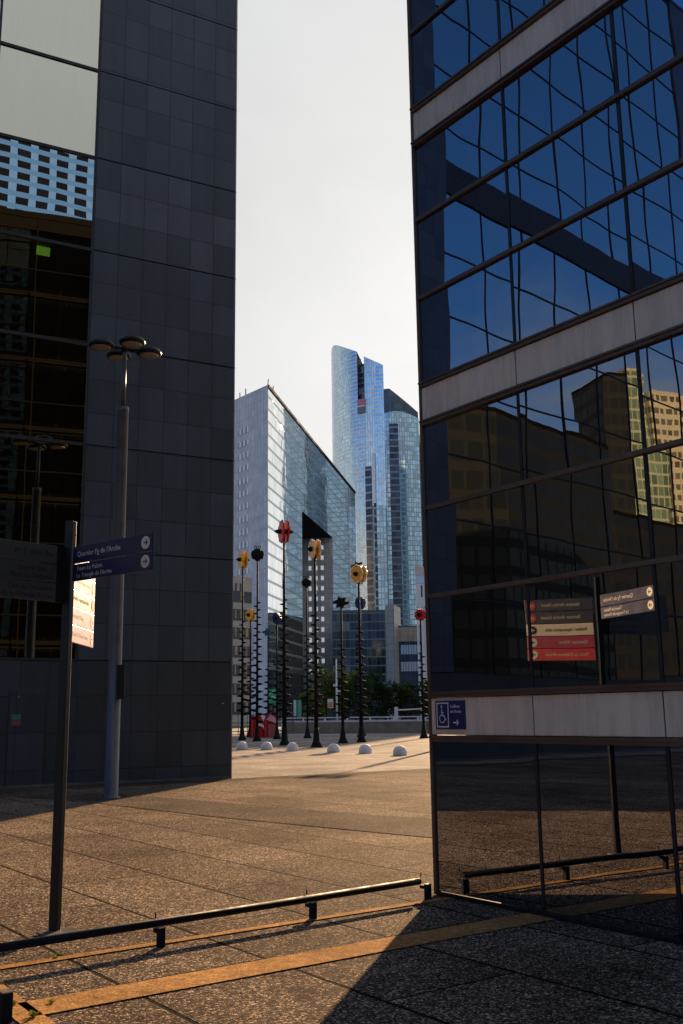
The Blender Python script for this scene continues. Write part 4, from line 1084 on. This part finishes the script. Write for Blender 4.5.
def sculpture(label, foot, ztop, head, yaw, rb_=0.14, fin0=0.06, fin1=0.58):
    global fin_proto
    rb_ *= 0.82
    loc = Vector((foot[0], foot[1], -0.016))
    t = thing('light_sculpture', label, 'sculpture', loc, 0, 'slender pole sculptures on the plaza')
    H = ztop + 0.016
    MB().lathe((0, 0, 0), [(0.31, 0), (0.31, 0.04), (0.19, 0.3), (rb_ + 0.02, 0.85), (rb_, 1.0)], 16).build('base_cone', M['black'], t, local=True)
    MB().tube([(0, 0, 0.9), (0, 0, H * 0.5), (0, 0, H - 0.5)], [rb_, rb_ * 0.7, 0.055], 10).build('pole', M['black'], t, local=True)
    nfin = int((fin1 - fin0) * H / 0.25)
    for k in range(nfin):
        zc = fin0 * H + 1.0 + k * 0.25; a = 0.2 + (math.pi if (k % 2) else 0) + (k % 5 - 2) * 0.14
        if fin_proto is None:
            fin_proto = MB().tube([(0.02, 0, 0.0), (0.18, 0, 0.0), (0.38, 0, 0.0)], [0.10, 0.085, 0.035], 8).build('fin', M['black'], t, local=True); o = fin_proto
        else:
            o = fin_proto.copy(); COL.objects.link(o); o.parent = t
        s = 1.15 - 0.5 * k / max(1, nfin); o.location = (0, 0, zc); o.rotation_euler = (0, 0, a); o.scale = (s, s, s)
    c = Vector((0, 0, H)); kind, mat, R = head
    ax = Vector((math.cos(yaw), math.sin(yaw), 0)); tv = Vector((-ax.y, ax.x, 0))   # ax: spindle axis
    hz = c - ZU * R
    if kind in ('twin', 'ring'):
        lob = 9 if kind == 'twin' else 8
        for sgn in (-1, 1):
            off = ax * (0.135 * sgn * R / 0.6) - ax * 0.05
            MB().extrude(gear(R, R * 0.84, lob, ph=0.2 * sgn), hz + off, tv, ZU, 0.10).build('flower_disc', mat, t, local=True)
            if kind == 'ring':
                out = gear(R * 1.02, R * 0.9, 8); mbr = MB(); P = [hz + off + ax * (0.10 * (1 if sgn > 0 else 0)) + tv * x + ZU * y for x, y in out]
                mbr.tube(P + [P[0]], 0.045, 6, caps=False); mbr.build('disc_rim', M['cream'], t, local=True)
        hub = MB().tube([hz - ax * (0.50 * R / 0.6), hz - ax * (0.38 * R / 0.6), hz - ax * 0.26, hz + ax * 0.26, hz + ax * (0.38 * R / 0.6), hz + ax * (0.50 * R / 0.6)], [0.03, 0.11, 0.15, 0.15, 0.11, 0.03], 10)
        hub.build('hub', M['black'], t, local=True)
    elif kind == 'cluster':
        for k, (dx, dz, rr, hh) in enumerate(((-0.22, 0, 0.22, 0.62), (0.22, 0.02, 0.22, 0.66), (0, 0.05, 0.26, 0.8), (0.0, -0.2, 0.2, 0.5), (-0.36, 0.08, 0.13, 0.4), (0.36, 0.06, 0.13, 0.4))):
            s = R / 0.6; p = hz + tv * dx * s + ZU * (dz - hh / 2) * s
            MB().lathe(p, [(rr * 0.7 * s, 0), (rr * s, 0.1 * s), (rr * s, (hh - 0.1) * s), (rr * 0.7 * s, hh * s)], 12).build('drum', mat, t, local=True)
        for dx in (-0.13, 0.15):
            L = [hz + tv * (dx + 0.09 * math.cos(a)) + ZU * (0.56 * R / 0.6 + 0.10 * math.sin(a)) for a in [2 * math.pi * k / 12 for k in range(13)]]
            MB().tube(L, 0.03, 6, caps=False).build('loop', mat, t, local=True)
    elif kind == 'oval':
        for sgn in (-1, 1):
            MB().extrude(gear(R, R * 0.9, 10, sx=0.78), hz + ax * 0.12 * sgn - ax * 0.05, tv, ZU, 0.10).build('oval_disc', mat, t, local=True)
        MB().tube([hz - ax * 0.3, hz + ax * 0.3], 0.12, 10).build('hub', M['black'], t, local=True)
    elif kind == 'star':
        out = [((R if k % 2 == 0 else R * 0.55) * math.cos(k * math.pi / 6 + 0.2), (R if k % 2 == 0 else R * 0.62) * math.sin(k * math.pi / 6 + 0.2) * 0.85) for k in range(12)]
        for sgn in (-1, 1): MB().extrude(out, hz + ax * 0.14 * sgn - ax * 0.06, tv, ZU, 0.12).build('star_plate', mat, t, local=True)
        MB().tube([hz - tv * R * 1.1, hz + tv * R * 1.1], 0.07, 8).build('spindle', M['black'], t, local=True)
    return t


def sc(px, py): p = ground_at(px, py); return (p.x, p.y)
sculpture('slim black pole sculpture with a large yellow twin flower head, leftmost of the row', sc(242, 740), at(244, 551, 71.8).z, ('twin', M['yellow'], 0.64), 0.45, 0.13)
sculpture('finned black pole sculpture with a knobbly black head and two loops on top', sc(257, 741), at(257, 547, 68.4).z, ('cluster', M['soft_black'], 0.56), 1.45, 0.12, 0.02, 0.66)
sculpture('slim black pole sculpture with a small yellow flower head low behind the leftmost pole', sc(250, 737), at(250, 609, 81.6).z, ('twin', M['yellow'], 0.5), 0.7, 0.10)
sculpture('tall thick finned pole sculpture with a red twin disc head', sc(284.5, 745), at(286.5, 520, 58.3).z, ('twin', M['red'], 0.70), 0.30, 0.17)
sculpture('slim pole sculpture with a blue oval head left of the red headed pole', sc(277, 739), at(277, 613, 73.4).z, ('oval', M['blue'], 0.42), 1.25, 0.09)
sculpture('slim pole sculpture with a small teal star head, low and far behind', sc(268, 737), at(268, 627, 80.6).z, ('star', M['teal'], 0.42), 1.5, 0.09)
sculpture('slim finned pole sculpture with a compact black drum head before the portal', sc(307.5, 738), at(308, 577, 75.1).z, ('cluster', M['soft_black'], 0.45), 1.45, 0.09)
sculpture('tall finned pole sculpture with a yellow ringed head in front of the portal wall', sc(316.5, 747), at(315.5, 540, 53.9).z, ('ring', M['yellow'], 0.52), 0.35, 0.14)
sculpture('pole sculpture with a dark spiky star head', sc(343, 743), at(341, 595, 60.7).z, ('star', M['soft_black'], 0.46), 1.45, 0.11)
sculpture('finned pole sculpture with an orange yellow ringed head before the blue tower', sc(361.5, 742), at(360, 565, 62.3).z, ('ring', M['yellow'], 0.58), 0.7, 0.15)
sculpture('slim pole sculpture with a dark blue oval head right behind an orange yellow headed one', sc(362.6, 735.5), at(360.5, 600, 84).z, ('oval', M['blue'], 0.55), 1.1, 0.09)
sculpture('slim pole sculpture with a black spiky head showing just above an orange yellow head', sc(360.8, 737), at(359.3, 564, 78).z, ('star', M['soft_black'], 0.5), 1.4, 0.09)
sculpture('finned pole sculpture with a red lobed head beside the corner of the glass office', sc(424, 738), at(422.3, 609, 70.2).z, ('twin', M['red'], 0.42), 0.9, 0.11)

# ==================================================================== bollards
bp = None
for k, (px, py, lab) in enumerate(((242, 749, 'pale granite dome bollard at the foot of the leftmost pole, touching the stone wall edge'), (266.5, 749.5, 'pale granite dome bollard in front of the red kiosk'),
                          (292.5, 750.5, 'pale granite dome bollard just right of the thick red headed pole'), (333.5, 752, 'pale granite dome bollard right of the yellow ringed pole, fourth of the row'),
                          (365.3, 753, 'pale granite dome bollard below the orange headed pole'), (400, 755, 'pale granite dome bollard nearest the glass office corner'))):
    p = ground_at(px, py)
    if bp is None:
        bp = MB().lathe((0, 0, -0.03), [(0.33, 0), (0.345, 0.05), (0.345, 0.14), (0.33, 0.26), (0.28, 0.37), (0.19, 0.45), (0.09, 0.488), (0, 0.495)], 28).build('dome_bollard', M['granite_pale']); o = bp
    else:
        o = bp.copy(); COL.objects.link(o)
    o.location = (p.x, p.y, -0.016); o.rotation_euler = (0, 0, k * 1.1); s = 0.84; o.scale = (s, s, s)
    tag(o, lab, 'bollard', 'dome bollards along the plaza')

# ==================================================================== STREET LAMP (four discs)
def street_lamp(loc, label):
    t = thing('street_lamp', label, 'street lamp', loc, 0, 'four disc street lamps')
    MB().lathe((0, 0, 0), [(0.20, 0), (0.20, 0.03), (0.145, 0.04), (0.142, 3.0), (0.128, 8.45), (0.135, 8.46), (0.135, 8.56), (0.06, 8.58)], 20).build('column', M['galv'], t, local=True)
    MB().tube([(0, 0, 8.5), (0, 0, 10.0)], [0.055, 0.05], 12).build('upper_tube', M['galv'], t, local=True)
    MB().lathe((0, 0, 9.9), [(0.07, 0), (0.075, 0.1), (0.05, 0.2), (0, 0.21)], 12).build('cap', M['dark_paint'], t, local=True)
    bx = MB(); bx.box((0.11, -0.20, 2.05), (0.14, 0.05, 0), (-0.05, 0.14, 0), (0, 0, 0.72)); bx.build('control_box', M['dark_paint'], t, bevel=0.01, local=True)
    for (dx, dy) in ((-0.48, -0.26), (0.50, 0.28), (-0.24, 0.44), (0.26, -0.42)):
        MB().tube([(0, 0, 9.95), (dx * 0.5, dy * 0.5, 9.99), (dx * 0.85, dy * 0.85, 9.97)], 0.035, 8).build('arm', M['dark_paint'], t, local=True)
        hd = MB().lathe((dx, dy, 9.9), [(0.25, 0), (0.29, 0.03), (0.295, 0.07), (0.25, 0.13), (0.13, 0.17), (0, 0.18)], 24).build('lamp_head', M['dark_paint'], t, local=True)
        MB().lathe((dx, dy, 9.85), [(0, 0), (0.12, 0.008), (0.2, 0.03), (0.235, 0.052)], 20).build('lens', M['lens'], hd, local=True)
    return t


street_lamp((-4.925, 21.76, -0.01), 'grey metal street lamp with four disc heads in front of the stone wall')
street_lamp((7.1, 58.8, -0.016), 'grey street lamp with four disc heads beyond the glass office, its shadow crossing the plaza')

# ==================================================================== FINGER SIGNPOST
SP = Vector((-2.31, 8.38, 0))
sp_ = thing('finger_signpost', 'dark finger signpost carrying direction blades beside the low rail', 'signpost', SP)
MB().cbox(SP, 0.076, 0.066, 3.30, RAD(-20)).build('post', M['dark_paint'], sp_, bevel=0.008)
bpz = MB(); e1 = Vector((0.82, 0.57, 0)); e2 = Vector((-0.57, 0.82, 0)); bpz.box(SP - e1 * 0.14 - e2 * 0.16 + Vector((0.06, -0.08, 0.001)), e1 * 0.30, e2 * 0.30, ZU * 0.014)
bpz.build('base_plate', M['galv'], sp_, bevel=0.003)


def circle_arrow(o, x, y, r, disc, ink, parent, name='arrow_disc'):
    """disc with a right arrow; o centre on the face, x right, y up"""
    n = x.cross(y).normalized()
    d = MB().extrude([(r * math.cos(2 * math.pi * k / 24), r * math.sin(2 * math.pi * k / 24)) for k in range(24)], o, x, y, 0.002).build(name, disc, parent)
    d.matrix_parent_inverse = Matrix() if parent.parent is not None else Matrix.Translation(parent.location).inverted()
    m = MB(); cvx = lambda a, b: o + n * 0.0032 + x * a + y * b
    seg(m, (-0.5 * r, 0), (0.45 * r, 0), 0.2 * r, cvx); seg(m, (0.1 * r, 0.42 * r), (0.5 * r, -0.06 * r), 0.2 * r, cvx); seg(m, (0.1 * r, -0.42 * r), (0.5 * r, 0.06 * r), 0.2 * r, cvx)
    a = m.build('arrow', ink, parent); a.matrix_parent_inverse = d.matrix_parent_inverse


def blade(parent, o, dirv, L, z0, h, mat, lines, ink, disc=None, dink=None, gap=0.12, tsize=0.055, both=True, name='blade', align='LEFT', ind=0.16, inset=None):
    """a finger blade from the post along dirv; writing on both faces"""
    dirv = Vector(dirv).normalized(); n = Vector((dirv.y, -dirv.x, 0)); th = 0.022
    st = o + dirv * gap + ZU * z0
    b = MB().box(st - n * th / 2, dirv * (L - gap), n * th, ZU * h).build(name, mat, parent, bevel=0.003)
    for sgn in ((1, -1) if both else (both if False else (1,))):
        xv = dirv * sgn; nn = n * sgn      # reading direction seen from that side: x cross z must point out of the face
        xr = ZU.cross(nn)                   # right-hand direction for a viewer facing this side
        face = n * (th / 2 + 0.0008) * sgn
        along = 1 if xr.dot(dirv) > 0 else -1
        start = st + face + dirv * (ind if along > 0 else (L - gap - 0.14 if align == 'LEFT' else L - gap - 0.14))
        for i, (txt, dz) in enumerate(lines):
            if along > 0: p = st + face + dirv * ind + ZU * (h * dz); al = 'LEFT'
            else: p = st + face + dirv * (ind) + ZU * (h * dz); al = 'RIGHT'
            text_part('lettering', txt, tsize, ink, sp_, p, xr, ZU, 0.0016, al)
        if disc:
            circle_arrow(st + face + dirv * (L - gap - h * 0.5) + ZU * h * 0.5, xr, ZU, h * 0.36, disc, dink, sp_) if along > 0 else circle_arrow(st + face + dirv * (L - gap - h * 0.5) + ZU * h * 0.5, xr, ZU, h * 0.36, disc, dink, sp_)
    return b


d1 = Vector((0.777, -0.63, 0))
blade(sp_, SP, d1, 1.07, 2.925, 0.142, M['blue_sign'], [("Quartier Fg de l'Arche", 0.5)], M['cream'], M['cream'], M['ink'], tsize=0.062, gap=0.06, ind=0.06)
blade(sp_, SP, d1, 1.07, 2.775, 0.142, M['blue_sign'], [("Tours Le Palatin", 0.70), ("Le Triangle de l'Arche", 0.28)], M['cream'], M['cream'], M['ink'], tsize=0.052, gap=0.06, ind=0.06)
d2 = Vector((-0.015, 1, 0))
zt = 2.285
for i, (mat, txt, ink, disc, dink) in enumerate(((M['red_sign'], 'Paris La Défense Arena', M['cream'], M['cream'], M['ink']), (M['crimson'], 'Quartier Valmy', M['cream'], M['cream'], M['ink']),
                                                (M['cream'], 'Atelier réparation vélo', M['ink'], M['ink'], M['cream']), (M['black_sign'], 'Secteur Arche Ouest', M['cream'], M['red_sign'], M['cream']), (M['black_sign'], 'Secteur Arche Nord', M['cream'], M['red_sign'], M['cream']))):
    blade(sp_, SP, d2, 0.92, zt + i * 0.154, 0.146, mat, [(txt, 0.5)], ink, disc, dink, gap=0.07, tsize=0.058, ind=0.08 if i < 3 else 0.16)
d3 = Vector((-0.64, -0.77, 0))
for i, lines in enumerate(([("Cité de l'Histoire", 0.68), ("de la Grande Arche", 0.26)], [("Espace Info   i", 0.68), ("Paris La Défense", 0.26)], [("M  T  RER  Bus", 0.5)])):
    blade(sp_, SP, d3, 1.0, 2.60 + i * 0.158, 0.150, M['taupe_sign'], lines, M['ink'], gap=0.13, tsize=0.060, ind=0.03)
MB().box(SP + d3 * 0.0 - Vector((0.02, 0.02, 0)) + ZU * 2.60, d3 * 0.125, Vector((d3.y, -d3.x, 0)) * 0.045, ZU * 0.47).build('bracket', M['black'], sp_)

# ==================================================================== LOW RAIL
rail = thing('low_rail', 'low dark tubular rail on short posts crossing the foreground', 'rail', (-1.38, 7.84, 0))
f1, f2, f3 = Vector((-1.375, 7.84, 0)), Vector((-0.283, 8.77, 0)), Vector((0.735, 9.587, 0))
ur = (f3 - f1).normalized(); nr = Vector((-ur.y, ur.x, 0))
zr, rr = 0.148, 0.030
c0 = f1 + nr * 0.085 - ur * 4.2; c1 = f3 + nr * 0.075 - ur * 0.03
MB().tube([c0 + ZU * zr, c1 + ZU * zr], rr, 16).build('tube', M['rail_paint'], rail)
for k, f in enumerate((f1 - ur * 2.75, f1 - ur * 1.38, f1, f2, f3)):
    pm = MB().cbox(f - ZU * 0.01, 0.05, 0.05, 0.135, RAD(40)).build('post', M['rail_paint'], rail, bevel=0.004)
    MB().box(f + ZU * 0.085 - ur * 0.018, ur * 0.036, nr * 0.085, ZU * 0.03).build('bracket', M['rail_paint'], rail)
    MB().cbox(f + ZU * 0.1255, 0.056, 0.056, 0.006, RAD(40)).build('post_cap', M['steel_edge'], rail)
    if k > 1: MB().tube([f + nr * 0.085 + ZU * (zr + 0.03), f + nr * 0.085 + ZU * (zr + 0.075)], 0.005, 6).build('stud', M['rail_paint'], rail)
g0 = ground_at(5, 1021)
r2 = thing('corner_rail', 'end post of a second low rail at the bottom left corner', 'rail', (g0.x, g0.y, 0))
MB().cbox((g0.x, g0.y, -0.01), 0.06, 0.06, 0.16, RAD(40)).build('post', M['rail_paint'], r2, bevel=0.004)
MB().cbox((g0.x, g0.y, 0.1505), 0.066, 0.066, 0.006, RAD(40)).build('post_cap', M['steel_edge'], r2)
MB().tube([(g0.x - 0.09, g0.y - 0.02, 0.10), (g0.x - 0.6, g0.y - 1.6, 0.10)], 0.033, 14).build('tube', M['rail_paint'], r2)

# ==================================================================== weeds in the joints
def weed(px, py, s, label):
    p = ground_at(px, py); rnd = random.Random(int(px * 7 + py)); mb = MB()
    for k in range(26):
        th = rnd.uniform(0, 6.28); r = rnd.uniform(0.1, 1) * s; h = rnd.uniform(0.2, 0.9) * s
        c = Vector((math.cos(th), math.sin(th), 0)); q = Vector((p.x, p.y, 0)) + c * r + ZU * h; sd_ = Vector((-c.y, c.x, 0)) * s * 0.22
        mb.face([Vector((p.x, p.y, 0)) + c * r * 0.4, q - sd_, q + c * s * 0.4 + ZU * s * 0.1, q + sd_])
    tag(mb.build('weed', M['weed']), label, 'weed', 'weeds in the paving joints')
weed(58, 956, 0.026, 'small yellow green weed beside the signpost base plate')
weed(34, 1017, 0.035, 'larger weed in the corner where the stone strips meet')
weed(14, 1004, 0.022, 'tiny weed next to the corner rail post')
weed(52, 1003, 0.02, 'tiny weed on the edge of the wide stone strip')
